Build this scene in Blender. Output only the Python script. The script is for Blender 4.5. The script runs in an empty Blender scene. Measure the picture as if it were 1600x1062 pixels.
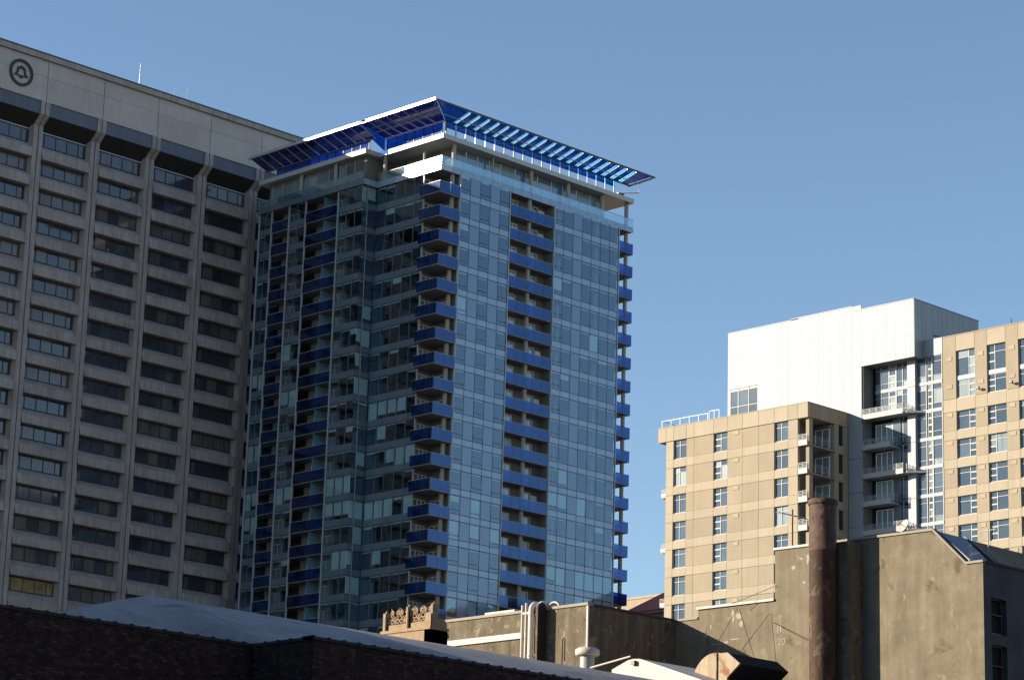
import bpy, math, random
from mathutils import Vector, Matrix
random.seed(11)
sc = bpy.context.scene
COL = sc.collection

# ------------------------------------------------------------------ camera
cam_d = bpy.data.cameras.new('camera')
cam = bpy.data.objects.new('camera', cam_d)
COL.objects.link(cam)
right = Vector((0.70512, -0.70853, 0.02823)).normalized()
fwd = Vector((0.68059, 0.68741, 0.25348)).normalized()
up = right.cross(fwd).normalized()
right = fwd.cross(up)
cam.matrix_world = Matrix(((right.x, up.x, -fwd.x, 0), (right.y, up.y, -fwd.y, 0), (right.z, up.z, -fwd.z, 0), (0, 0, 0, 1)))
cam_d.sensor_width = 36.0
cam_d.lens = 36.0 * 4121.186 / 1600.0
cam_d.clip_start = 0.5
cam_d.clip_end = 6000
sc.camera = cam

# ------------------------------------------------------------------ light
SUN = Vector((-1.0, 0.93, 0.428)).normalized()
EL = math.asin(SUN.z)
AZ = math.atan2(SUN.x, SUN.y)
w = bpy.data.worlds.new('World')
sc.world = w
w.use_nodes = True
wn = w.node_tree.nodes
sky = wn.new('ShaderNodeTexSky')
sky.sky_type = 'NISHITA'
sky.sun_disc = False
sky.sun_elevation = EL
sky.sun_rotation = AZ
sky.air_density = 1.0
sky.dust_density = 0.0
sky.ozone_density = 2.0
sky.altitude = 800
w.node_tree.links.new(sky.outputs[0], wn['Background'].inputs[0])
wn['Background'].inputs[1].default_value = 0.10
sun_d = bpy.data.lights.new('sun', 'SUN')
sun_d.energy = 5.0
sun_d.angle = math.radians(0.5)
sun_d.color = (1.0, 0.86, 0.68)
sun = bpy.data.objects.new('sun', sun_d)
COL.objects.link(sun)
sun.rotation_euler = (-SUN).to_track_quat('-Z', 'Y').to_euler()
sc.view_settings.view_transform = 'Standard'
sc.view_settings.look = 'None'
sc.view_settings.exposure = 0.88
sc.view_settings.gamma = 1.0
sc.view_settings.use_curve_mapping = False
sc.cycles.max_bounces = 8
sc.cycles.transparent_max_bounces = 12
sc.cycles.glossy_bounces = 3
sc.cycles.diffuse_bounces = 3

# ------------------------------------------------------------------ materials
def newmat(name):
    m = bpy.data.materials.new(name)
    m.use_nodes = True
    nt = m.node_tree
    return m, nt, nt.nodes, nt.links

def pmat(name, col, rough=0.7, spec=0.4, metal=0.0, noise=0.0, nscale=0.6, streak=0.0, bump=0.0, bscale=8.0, objvar=0.0, patch=None, patch_scale=1.0, patch_lo=0.62, coat=0.0, ior=None, dark=None, dark_scale=0.3, dark_lo=0.5):
    """weathered surface: world-space noise, vertical streaks, per-piece tone, optional patches of another colour"""
    m, nt, N, L = newmat(name)
    b = N['Principled BSDF']
    b.inputs['Roughness'].default_value = rough
    b.inputs['Specular IOR Level'].default_value = spec
    b.inputs['Metallic'].default_value = metal
    b.inputs['Coat Weight'].default_value = coat
    if ior: b.inputs['IOR'].default_value = ior
    geo = N.new('ShaderNodeNewGeometry')
    rgb = N.new('ShaderNodeRGB'); rgb.outputs[0].default_value = (*col, 1)
    cur = rgb.outputs[0]
    def mulnoise(vec, scale, amt, cur, detail=5):
        n = N.new('ShaderNodeTexNoise'); n.inputs['Scale'].default_value = scale; n.inputs['Detail'].default_value = detail
        n.inputs['Roughness'].default_value = 0.65
        L.new(vec, n.inputs['Vector'])
        mr = N.new('ShaderNodeMapRange')
        mr.inputs[1].default_value = 0.3; mr.inputs[2].default_value = 0.7
        mr.inputs[3].default_value = 1 - amt; mr.inputs[4].default_value = 1 + amt * 0.8
        L.new(n.outputs[0], mr.inputs[0])
        mx = N.new('ShaderNodeVectorMath'); mx.operation = 'SCALE'
        L.new(cur, mx.inputs[0]); L.new(mr.outputs[0], mx.inputs['Scale'])
        return mx.outputs[0], n
    pos = geo.outputs['Position']
    if noise: cur, _ = mulnoise(pos, nscale, noise, cur)
    if streak:
        mp = N.new('ShaderNodeVectorMath'); mp.operation = 'MULTIPLY'; mp.inputs[1].default_value = (2.2, 2.2, 0.16)
        L.new(pos, mp.inputs[0])
        cur, _ = mulnoise(mp.outputs[0], 1.3, streak, cur, 7)
    if objvar:
        oi = N.new('ShaderNodeObjectInfo')
        mr = N.new('ShaderNodeMapRange'); mr.inputs[3].default_value = 1 - objvar; mr.inputs[4].default_value = 1 + objvar
        L.new(oi.outputs['Random'], mr.inputs[0])
        mx = N.new('ShaderNodeVectorMath'); mx.operation = 'SCALE'
        L.new(cur, mx.inputs[0]); L.new(mr.outputs[0], mx.inputs['Scale']); cur = mx.outputs[0]
    for (pc, ps, pl) in ([(patch, patch_scale, patch_lo)] if patch else []) + ([(dark, dark_scale, dark_lo)] if dark else []):
        n = N.new('ShaderNodeTexNoise'); n.inputs['Scale'].default_value = ps; n.inputs['Detail'].default_value = 9; n.inputs['Roughness'].default_value = 0.6
        n.inputs['Distortion'].default_value = 0.6
        L.new(pos, n.inputs['Vector'])
        mr = N.new('ShaderNodeMapRange'); mr.inputs[1].default_value = pl; mr.inputs[2].default_value = pl + 0.07
        L.new(n.outputs[0], mr.inputs[0])
        mx = N.new('ShaderNodeMix'); mx.data_type = 'RGBA'
        L.new(mr.outputs[0], mx.inputs['Factor']); L.new(cur, mx.inputs['A']); mx.inputs['B'].default_value = (*pc, 1)
        cur = mx.outputs['Result']
    L.new(cur, b.inputs['Base Color'])
    if bump:
        n = N.new('ShaderNodeTexNoise'); n.inputs['Scale'].default_value = bscale; n.inputs['Detail'].default_value = 6
        L.new(pos, n.inputs['Vector'])
        bp = N.new('ShaderNodeBump'); bp.inputs['Strength'].default_value = bump; bp.inputs['Distance'].default_value = 0.05
        L.new(n.outputs[0], bp.inputs['Height']); L.new(bp.outputs[0], b.inputs['Normal'])
    return m

def glass(name, tint, refl, gcol=(1, 1, 1), rough=0.02, fres=0.5, wobble=0.0, diffuse=None, dfac=0.0, tilt=0.0):
    """thin coated pane: tinted see-through plus mirror, facing-dependent; each pane leans a hair differently"""
    m, nt, N, L = newmat(name)
    N.remove(N['Principled BSDF'])
    out = N['Material Output']
    tr = N.new('ShaderNodeBsdfTransparent'); tr.inputs[0].default_value = (*tint, 1)
    gl = N.new('ShaderNodeBsdfGlossy'); gl.inputs['Color'].default_value = (*gcol, 1); gl.inputs['Roughness'].default_value = rough
    base = tr.outputs[0]
    if diffuse:
        df = N.new('ShaderNodeBsdfDiffuse'); df.inputs[0].default_value = (*diffuse, 1)
        mx0 = N.new('ShaderNodeMixShader'); mx0.inputs[0].default_value = dfac
        L.new(base, mx0.inputs[1]); L.new(df.outputs[0], mx0.inputs[2]); base = mx0.outputs[0]
    lw = N.new('ShaderNodeLayerWeight'); lw.inputs['Blend'].default_value = 0.35
    mr = N.new('ShaderNodeMapRange'); mr.inputs[3].default_value = refl; mr.inputs[4].default_value = refl + fres
    L.new(lw.outputs['Facing'], mr.inputs[0])
    mx = N.new('ShaderNodeMixShader')
    L.new(mr.outputs[0], mx.inputs[0]); L.new(base, mx.inputs[1]); L.new(gl.outputs[0], mx.inputs[2])
    L.new(mx.outputs[0], out.inputs[0])
    if wobble or tilt:
        geo = N.new('ShaderNodeNewGeometry'); nrm = geo.outputs['Normal']
        if tilt:
            oi = N.new('ShaderNodeObjectInfo'); wn_ = N.new('ShaderNodeTexWhiteNoise'); wn_.noise_dimensions = '1D'
            L.new(oi.outputs['Random'], wn_.inputs['W'])
            a = N.new('ShaderNodeVectorMath'); a.operation = 'SUBTRACT'; a.inputs[1].default_value = (.5, .5, .5)
            L.new(wn_.outputs['Color'], a.inputs[0])
            s = N.new('ShaderNodeVectorMath'); s.operation = 'SCALE'; s.inputs['Scale'].default_value = tilt
            L.new(a.outputs[0], s.inputs[0])
            ad = N.new('ShaderNodeVectorMath'); ad.operation = 'ADD'; L.new(nrm, ad.inputs[0]); L.new(s.outputs[0], ad.inputs[1])
            nz = N.new('ShaderNodeVectorMath'); nz.operation = 'NORMALIZE'; L.new(ad.outputs[0], nz.inputs[0]); nrm = nz.outputs[0]
        if wobble:
            n = N.new('ShaderNodeTexNoise'); n.inputs['Scale'].default_value = 0.9; n.inputs['Detail'].default_value = 2
            L.new(geo.outputs['Position'], n.inputs['Vector'])
            bp = N.new('ShaderNodeBump'); bp.inputs['Strength'].default_value = wobble; bp.inputs['Distance'].default_value = 0.1
            L.new(n.outputs[0], bp.inputs['Height']); L.new(nrm, bp.inputs['Normal']); nrm = bp.outputs[0]
        L.new(nrm, gl.inputs['Normal'])
    return m

M = {}
M['concrete'] = pmat('bell_concrete', (0.325, 0.292, 0.278), 0.85, 0.2, noise=0.16, nscale=0.45, streak=0.26, bump=0.15, bscale=6, objvar=0.05, dark=(0.24, 0.225, 0.21), dark_scale=0.9, dark_lo=0.66)
M['fascia'] = pmat('fascia_concrete', (0.43, 0.395, 0.38), 0.85, 0.2, noise=0.10, nscale=0.25, streak=0.08, objvar=0.04)
M['roofedge'] = pmat('roof_edge_metal', (0.05, 0.07, 0.08), 0.5)
M['louver'] = pmat('band_metal', (0.11, 0.13, 0.17), 0.65, 0.3, noise=0.1, streak=0.12, objvar=0.05)
M['soffit'] = pmat('dark_soffit', (0.035, 0.032, 0.03), 0.9, 0.1, noise=0.1)
M['bellglass'] = pmat('office_glass', (0.035, 0.038, 0.048), 0.04, 0.5, ior=1.75, objvar=0.3)
M['drape'] = pmat('office_drape', (0.10, 0.092, 0.085), 0.08, 0.5, ior=1.6, streak=0.25, objvar=0.25)
M['darkmetal'] = pmat('dark_metal', (0.03, 0.032, 0.035), 0.45, 0.5)
M['lightmetal'] = pmat('light_metal', (0.35, 0.36, 0.37), 0.4, 0.5)
M['whitemetal'] = pmat('white_metal', (0.42, 0.43, 0.44), 0.28, 0.6, metal=0.3, noise=0.03)
M['warm'] = pmat('painted_wall_reflection', (0.24, 0.175, 0.08), 0.15, 0.5, noise=0.5, nscale=0.8, streak=0.3)  # reflection of a sunlit wall painted into the pane colour
M['emblem'] = pmat('emblem_metal', (0.035, 0.035, 0.04), 0.6, 0.3)
# glass tower
M['gw'] = glass('curtain_glass', (0.76, 0.84, 0.85), 0.06, (0.78, 0.88, 1.0), 0.012, 0.20, 0.04, tilt=0.008)
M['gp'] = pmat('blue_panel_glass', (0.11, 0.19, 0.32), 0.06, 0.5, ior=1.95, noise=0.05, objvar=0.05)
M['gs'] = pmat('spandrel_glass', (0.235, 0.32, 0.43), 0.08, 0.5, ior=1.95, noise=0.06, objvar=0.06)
M['blue'] = glass('blue_balcony_glass', (0.12, 0.34, 0.78), 0.07, (0.40, 0.56, 0.80), 0.05, 0.24, diffuse=(0.012, 0.032, 0.075), dfac=0.22, tilt=0.01)
M['bluecan'] = glass('blue_canopy_glass', (0.17, 0.46, 0.90), 0.03, (0.7, 0.8, 1.0), 0.08, 0.08, diffuse=(0.004, 0.010, 0.06), dfac=0.45)
M['violet'] = glass('violet_canopy_glass', (0.17, 0.21, 0.50), 0.05, (0.8, 0.8, 1.0), 0.10, 0.15, diffuse=(0.02, 0.02, 0.07), dfac=0.40)
M['clear'] = glass('clear_rail_glass', (0.70, 0.84, 0.84), 0.16, (0.8, 0.92, 1.0), 0.03, 0.30, diffuse=(0.3, 0.45, 0.45), dfac=0.12)
M['blind'] = pmat('roller_blind', (0.80, 0.83, 0.80), 0.8, 0.2, objvar=0.08)
M['slab'] = pmat('slab_concrete', (0.22, 0.21, 0.20), 0.8, 0.2, noise=0.08)
M['roofslab'] = pmat('roof_slab', (0.46, 0.46, 0.46), 0.38, 0.6, noise=0.05)
M['column'] = pmat('tower_column', (0.36, 0.34, 0.31), 0.7, 0.3, noise=0.05)
M['inner'] = pmat('inner_wall', (0.10, 0.085, 0.07), 0.9, 0.1, noise=0.3, nscale=0.4)
M['lining'] = pmat('recess_wall', (0.17, 0.17, 0.165), 0.8, 0.2, noise=0.15, nscale=0.5)
M['mull'] = pmat('mullion_dark', (0.03, 0.055, 0.08), 0.4, 0.5)
M['mullw'] = pmat('mullion_light', (0.38, 0.40, 0.41), 0.35, 0.5)
M['dframe'] = pmat('door_frame_white', (0.80, 0.80, 0.80), 0.5, 0.4)
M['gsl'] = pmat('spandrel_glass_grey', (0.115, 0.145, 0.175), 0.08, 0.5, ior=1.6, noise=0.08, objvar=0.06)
M['mullg'] = pmat('mullion_grey', (0.14, 0.16, 0.18), 0.4, 0.5)
M['doorglass'] = pmat('door_glass', (0.15, 0.19, 0.23), 0.05, 0.5, ior=2.2, objvar=0.4)  # sky reflection partly put into the pale base colour
M['screen'] = glass('privacy_screen', (0.3, 0.55, 0.65), 0.08, (0.9, 0.95, 1), 0.2, 0.2, diffuse=(0.16, 0.33, 0.42), dfac=0.85)
M['fin'] = pmat('canopy_fin', (0.15, 0.40, 0.50), 1.0, 0.05)
# tan building
M['tan_hi'] = pmat('tan_panel_light', (0.375, 0.325, 0.245), 0.85, 0.2, noise=0.06, nscale=0.4, objvar=0.05, streak=0.06)
M['tan_lo'] = pmat('tan_panel', (0.32, 0.27, 0.20), 0.85, 0.2, noise=0.06, nscale=0.4, objvar=0.05, streak=0.07)
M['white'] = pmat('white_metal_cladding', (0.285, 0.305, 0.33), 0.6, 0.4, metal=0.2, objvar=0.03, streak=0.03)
M['whitebar'] = pmat('white_window_frame', (0.36, 0.36, 0.35), 0.5, 0.3)
M['tglass'] = pmat('tan_window_glass', (0.06, 0.085, 0.105), 0.05, 0.5, ior=1.9, noise=0.2, nscale=0.5, objvar=0.35)
M['curtain'] = pmat('window_with_curtain', (0.20, 0.26, 0.28), 0.10, 0.5, ior=1.6, streak=0.3, objvar=0.2)
M['black'] = pmat('dark_void', (0.012, 0.012, 0.013), 0.8, 0.2)
M['stucco'] = pmat('old_stucco', (0.192, 0.164, 0.115), 0.95, 0.1, noise=0.22, nscale=0.9, streak=0.16, bump=0.3, bscale=9, patch=(0.25, 0.205, 0.14), patch_scale=1.6, patch_lo=0.60, dark=(0.12, 0.098, 0.066), dark_scale=0.8, dark_lo=0.60)
M['stucco_dark'] = pmat('dark_grey_stucco', (0.088, 0.092, 0.098), 0.9, 0.2, noise=0.25, nscale=0.8, streak=0.15, bump=0.3, bscale=9)  # darker, greyer stucco tone for the front wall
M['stucco_grey'] = pmat('old_grey_stucco', (0.15, 0.125, 0.088), 0.95, 0.1, noise=0.20, nscale=1.6, streak=0.34, bump=0.3, bscale=9, patch=(0.25, 0.21, 0.15), patch_scale=2.6, patch_lo=0.58, dark=(0.085, 0.07, 0.05), dark_scale=1.5, dark_lo=0.60)
M['coping'] = pmat('coping_stone', (0.32, 0.28, 0.235), 0.8, 0.2, noise=0.1, nscale=2)
M['whitepaint'] = pmat('white_paint', (0.52, 0.49, 0.44), 0.6, 0.3, noise=0.06, nscale=3)
M['rust'] = pmat('rusty_steel', (0.085, 0.052, 0.036), 0.75, 0.3, noise=0.3, nscale=1.6, streak=0.35, bump=0.3, bscale=14, patch=(0.16, 0.115, 0.09), patch_scale=1.5, patch_lo=0.57, dark=(0.035, 0.015, 0.010), dark_scale=2.2, dark_lo=0.62)
M['terra'] = pmat('terracotta', (0.33, 0.24, 0.15), 0.85, 0.2, noise=0.2, nscale=4, bump=0.3, bscale=20)
M['membrane'] = pmat('grey_roofing', (0.33, 0.315, 0.305), 0.8, 0.2, noise=0.16, nscale=0.9, streak=0.10, bump=0.4, bscale=1.2, dark=(0.25, 0.24, 0.235), dark_scale=0.45, dark_lo=0.54)
for i, c in enumerate([(0.078, 0.050, 0.042), (0.056, 0.040, 0.036), (0.085, 0.056, 0.046), (0.048, 0.038, 0.036), (0.105, 0.078, 0.066)]):
    M['brick%d' % i] = pmat('brick_%d' % i, c, 0.9, 0.1, noise=0.3, nscale=3)
M['mortar'] = pmat('mortar', (0.03, 0.026, 0.024), 0.95, 0.1, noise=0.3, nscale=2)
M['tile'] = pmat('coping_tile', (0.035, 0.032, 0.034), 0.7, 0.3, noise=0.2, objvar=0.2)
M['redroof'] = pmat('red_metal_roof', (0.62, 0.14, 0.09), 0.6, 0.3, streak=0.1)
M['faraway'] = pmat('far_stone', (0.38, 0.31, 0.23), 0.85, 0.2, noise=0.06)
M['skylight'] = pmat('skylight_glass', (0.012, 0.018, 0.028), 0.10, 0.5, ior=1.6)
M['wood'] = pmat('stained_cream_metal', (0.38, 0.30, 0.20), 0.7, 0.3, noise=0.15, nscale=2, streak=0.3, patch=(0.22, 0.10, 0.04), patch_scale=0.9, patch_lo=0.55)
M['asphalt'] = pmat('asphalt', (0.05, 0.05, 0.05), 0.9, 0.2, noise=0.2, nscale=0.2)
M['pavement'] = pmat('pavement', (0.22, 0.21, 0.2), 0.9, 0.2, noise=0.15, nscale=0.4)
M['cable'] = pmat('cable', (0.02, 0.018, 0.016), 0.7)
M['chalk'] = pmat('chalk_paint', (0.36, 0.32, 0.25), 0.9, 0.1)
M['brownwall'] = pmat('brown_wall', (0.16, 0.10, 0.075), 0.9, 0.1, noise=0.1)

# ------------------------------------------------------------------ helpers
WP = {}
CACHE = {}
def place(o, loc, parent=None):
    COL.objects.link(o)
    loc = Vector(loc)
    WP[o.name] = loc
    if parent is not None:
        o.parent = parent
        o.location = loc - WP[parent.name]
    else:
        o.location = loc
    return o

def tag(o, label=None, cat=None, group=None, kind=None):
    if label: o['label'] = label
    if cat: o['category'] = cat
    if group: o['group'] = group
    if kind: o['kind'] = kind
    return o

def thing(name, loc, label, cat, group=None):
    o = bpy.data.objects.new(name, None)
    o.empty_display_size = 0.5
    place(o, loc)
    return tag(o, label, cat, group)

def box(name, x0, x1, y0, y1, z0, z1, mat, parent=None):
    dx, dy, dz = round(x1 - x0, 3), round(y1 - y0, 3), round(z1 - z0, 3)
    key = (dx, dy, dz, mat)
    me = CACHE.get(key)
    if me is None:
        v = [(0, 0, 0), (dx, 0, 0), (dx, dy, 0), (0, dy, 0), (0, 0, dz), (dx, 0, dz), (dx, dy, dz), (0, dy, dz)]
        f = [(0, 3, 2, 1), (4, 5, 6, 7), (0, 1, 5, 4), (1, 2, 6, 5), (2, 3, 7, 6), (3, 0, 4, 7)]
        me = bpy.data.meshes.new(name); me.from_pydata(v, [], f); me.materials.append(M[mat]); CACHE[key] = me
    o = bpy.data.objects.new(name, me)
    return place(o, (x0, y0, z0), parent)

class MB:
    def __init__(s): s.v = []; s.f = []; s.mi = []; s.mats = []; s.sm = []
    def m(s, mat):
        if mat not in s.mats: s.mats.append(mat)
        return s.mats.index(mat)
    def add(s, v, f, mat, smooth=False):
        n = len(s.v); s.v += [tuple(q) for q in v]; k = s.m(mat)
        for q in f: s.f.append(tuple(i + n for i in q)); s.mi.append(k); s.sm.append(smooth)
        return s
    def box(s, x0, x1, y0, y1, z0, z1, mat):
        return s.add([(x0, y0, z0), (x1, y0, z0), (x1, y1, z0), (x0, y1, z0), (x0, y0, z1), (x1, y0, z1), (x1, y1, z1), (x0, y1, z1)],
                     [(0, 3, 2, 1), (4, 5, 6, 7), (0, 1, 5, 4), (1, 2, 6, 5), (2, 3, 7, 6), (3, 0, 4, 7)], mat)
    def hexa(s, b, t, mat):
        """b, t: four bottom and four top points in the same turning order"""
        return s.add(list(b) + list(t), [(3, 2, 1, 0), (4, 5, 6, 7), (0, 1, 5, 4), (1, 2, 6, 5), (2, 3, 7, 6), (3, 0, 4, 7)], mat)
    def prism(s, pts, axis, a, b, mat):
        """pts: 2D polygon; axis 'x': (y,z), 'y': (x,z), 'z': (x,y)"""
        def P(p, c): return {'x': (c, p[0], p[1]), 'y': (p[0], c, p[1]), 'z': (p[0], p[1], c)}[axis]
        n = len(pts)
        v = [P(p, a) for p in pts] + [P(p, b) for p in pts]
        f = [tuple(range(n))[::-1], tuple(range(n, 2 * n))] + [(i, (i + 1) % n, n + (i + 1) % n, n + i) for i in range(n)]
        return s.add(v, f, mat)
    def tube(s, path, r, mat, n=8, cap=True):
        path = [Vector(p) for p in path]; rings = []
        rs = r if isinstance(r, (list, tuple)) else [r] * len(path)
        prev = None; v = []; f = []
        for i, p in enumerate(path):
            t = (path[min(i + 1, len(path) - 1)] - path[max(i - 1, 0)]).normalized()
            ref = Vector((0, 0, 1)) if abs(t.z) < .9 else Vector((1, 0, 0))
            a = t.cross(ref).normalized() if prev is None else (prev - t * prev.dot(t)).normalized()
            b = t.cross(a); prev = a
            for k in range(n):
                q = 2 * math.pi * k / n
                v.append(p + a * math.cos(q) * rs[i] + b * math.sin(q) * rs[i])
        for i in range(len(path) - 1):
            for k in range(n):
                f.append((i * n + k, i * n + (k + 1) % n, (i + 1) * n + (k + 1) % n, (i + 1) * n + k))
        s.add(v, f, mat, True)
        if cap: s.add([v[k] for k in range(n)] + [v[-n + k] for k in range(n)], [tuple(range(n))[::-1], tuple(range(n, 2 * n))], mat)
        return s
    def build(s, name, parent=None, loc=None):
        if loc is None: loc = (min(q[0] for q in s.v), min(q[1] for q in s.v), min(q[2] for q in s.v))
        me = bpy.data.meshes.new(name)
        me.from_pydata([(q[0] - loc[0], q[1] - loc[1], q[2] - loc[2]) for q in s.v], [], s.f)
        for q in s.mats: me.materials.append(M[q])
        me.polygons.foreach_set('material_index', s.mi)
        me.polygons.foreach_set('use_smooth', s.sm)
        import bmesh
        bm = bmesh.new(); bm.from_mesh(me); bmesh.ops.recalc_face_normals(bm, faces=bm.faces); bm.to_mesh(me); bm.free()
        o = bpy.data.objects.new(name, me)
        return place(o, loc, parent)

class Lot:
    """up to `limit` pieces of one kind as their own parts, the rest joined into one stuff part"""
    def __init__(s, name, parent, limit=300): s.name = name; s.p = parent; s.n = 0; s.lim = limit; s.mb = MB()
    def box(s, x0, x1, y0, y1, z0, z1, mat, parent=None):
        s.n += 1
        if s.n <= s.lim: return box(s.name, x0, x1, y0, y1, z0, z1, mat, parent or s.p)
        s.mb.box(x0, x1, y0, y1, z0, z1, mat)
    def flush(s):
        if s.mb.v: tag(s.mb.build(s.name, s.p), kind='stuff')

G = -1.7
# ------------------------------------------------------------------ ground
g = MB(); g.add([(-900, -900, G), (1800, -900, G), (1800, 1800, G), (-900, 1800, G)], [(0, 1, 2, 3)], 'asphalt')
tag(g.build('ground'), kind='structure')
for nm, a in (('pavement', (38, 110, 59, 95)), ('pavement', (190, 240, 200, 300)), ('pavement', (200, 260, 120, 192)), ('pavement', (140, 230, 255, 310))):
    p_ = MB(); p_.box(a[0], a[1], a[2], a[3], G, G + 0.13, 'pavement'); tag(p_.build(nm), kind='structure')

# ================================================================== OFFICE TOWER (left)
CACHE.clear()
OT = thing('office_tower', (180, 262, G), 'grey concrete office tower with deep strip windows and a bell emblem at the top left', 'building')
H = 3.70; HEAD = 106.35; SW = 8.62; S0 = 175.85
KS = range(-3, 6)          # seams
NR = 18
ZB = HEAD - NR * H
body = MB()
body.box(S0 - 3 * SW - .7, S0 + 5 * SW + .7, 263.05, 300, G, 115.3, 'soffit')
body.box(S0 - 3 * SW - .7, S0 + 5 * SW + .7, 261.95, 263.05, G, ZB - 0.8, 'concrete')
body.build('building_core', OT)
glass_lot = Lot('glass_pane', OT, 300)
mull_mb = None
pieces = []
for k in KS:
    xs = S0 + k * SW
    # pilaster with a joint down the middle, cranked outwards under the fascia
    pl = MB()
    for sgn in (-1, 1):
        a0, a1, a2 = 0.065, 0.66, 0.91
        def sec(yo, yi, z, dx=0): 
            return [(xs + sgn * a0, yo, z), (xs + sgn * a1, yo, z), (xs + sgn * a2, yi, z), (xs + sgn * a0, yi, z)]
        pl.hexa(sec(262.0, 262.95, ZB - .8), sec(262.0, 262.95, 106.9), 'concrete')
        pl.hexa([(xs + sgn * a0, 262.0, 106.9), (xs + sgn * a1, 262.0, 106.9), (xs + sgn * a1, 262.95, 106.9), (xs + sgn * a0, 262.95, 106.9)],
                [(xs + sgn * a0, 260.8, 108.0), (xs + sgn * a1, 260.8, 108.0), (xs + sgn * a1, 262.3, 108.0), (xs + sgn * a0, 262.3, 108.0)], 'concrete')
        pl.box(*( sorted((xs + sgn * a0, xs + sgn * a1)) ), 260.8, 262.3, 108.0, 109.66, 'concrete')
    pl.box(xs - .062, xs + .062, 262.14, 262.9, ZB - .8, 106.9, 'soffit')
    pl.box(xs - .062, xs + .062, 260.97, 262.3, 108.0, 109.6, 'soffit')
    pl.build('pilaster', OT)
order = [0, 1, 2, 3, -1, 4, -2, -3]
for bi in order:
    xl = S0 + bi * SW; xc = xl + SW / 2
    # top: fascia panels, cornice, metal band, dark soffit
    box('fascia_panel', xl + .04, xl + SW - .04, 260.8, 261.6, 109.67, 112.81, 'fascia', OT)
    box('fascia_panel', xl + .04, xl + SW - .04, 260.83, 261.6, 112.85, 114.95, 'fascia', OT)
    cx = 3.64
    box('band_panel', xc - cx, xc + cx, 260.98, 261.5, 108.0, 109.66, 'louver', OT)
    sf = MB(); sf.prism([(260.98, 107.99), (262.9, 106.48), (263.0, 106.48), (263.0, 107.99)], 'x', xc - cx, xc + cx, 'soffit'); sf.build('soffit_panel', OT)
    box('window_head', xc - 3.4, xc + 3.4, 262.72, 262.9, 106.33, 106.47, 'lightmetal', OT)
    for r in range(NR):
        zh = HEAD - r * H
        # spandrel under the window: sill slopes out, face drops to the next head
        zs_in, zs_out, zb = zh - 1.72, zh - 2.47, zh - 3.70
        sp = MB()
        pts_y = [(262.95, zs_in), (262.02, zs_out), (261.88, zs_out - .06), (261.88, zb + .02), (262.02, zb), (262.95, zb + .02)]
        key = 'spandrel'
        if key not in CACHE:
            w0 = [3.40, 3.64, 3.44, 3.44, 3.64, 3.64]
            v = [(-w0[i], p[0], p[1] - zb) for i, p in enumerate(pts_y)] + [(w0[i], p[0], p[1] - zb) for i, p in enumerate(pts_y)]
            f = [(0, 1, 2, 3, 4, 5), (11, 10, 9, 8, 7, 6)] + [(i, 6 + i, 6 + (i + 1) % 6, (i + 1) % 6) for i in range(6)]
            me = bpy.data.meshes.new('spandrel')
            me.from_pydata([(a, b - 261.88, c) for a, b, c in v], [], f); me.materials.append(M['concrete'])
            import bmesh
            bm = bmesh.new(); bm.from_mesh(me); bmesh.ops.recalc_face_normals(bm, faces=bm.faces); bm.to_mesh(me); bm.free()
            CACHE[key] = me
        o = bpy.data.objects.new('spandrel', CACHE[key]); place(o, (xc, 261.88, zb), OT)
        # window frame and panes
        key = 'bellframe'
        cuts = [-3.4, -2.78, -1.05, 0.62, 2.38, 3.4]
        if key not in CACHE:
            fm = MB()
            for c in cuts: fm.box(c - .045, c + .045, 0, .12, 0, 1.66, 'darkmetal')
            fm.box(-3.4, 3.4, 0.001, .11, 0, .07, 'darkmetal'); fm.box(-3.4, 3.4, 0.001, .11, 1.58, 1.66, 'darkmetal')
            o = fm.build('window', OT, (0, 0, 0)); CACHE[key] = o.data
            WP[o.name] = Vector((xc, 262.8, zh - 1.70)); o.location = WP[o.name] - WP[OT.name]
        else:
            o = bpy.data.objects.new('window', CACHE[key]); place(o, (xc, 262.8, zh - 1.70), OT)
        drape = random.random() < 0.45
        for c in range(5):
            a, b = xc + cuts[c] + .045, xc + cuts[c + 1] - .045
            mt = 'drape' if (drape and random.random() < .75) or random.random() < .12 else 'bellglass'
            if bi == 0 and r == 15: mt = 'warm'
            y_ = 262.86 + random.uniform(0, .015)
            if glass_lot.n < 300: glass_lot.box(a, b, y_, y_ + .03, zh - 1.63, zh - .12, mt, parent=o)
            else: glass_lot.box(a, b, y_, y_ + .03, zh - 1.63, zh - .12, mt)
glass_lot.flush()
x0, x1 = S0 - 3 * SW - .7, S0 + 5 * SW + .7
cn = MB(); cn.box(x0, x1, 260.42, 261.6, 114.95, 115.62, 'concrete'); cn.build('cornice', OT)
box('roof_edge', x0, x1, 260.36, 300, 115.62, 115.80, 'roofedge', OT)
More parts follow.
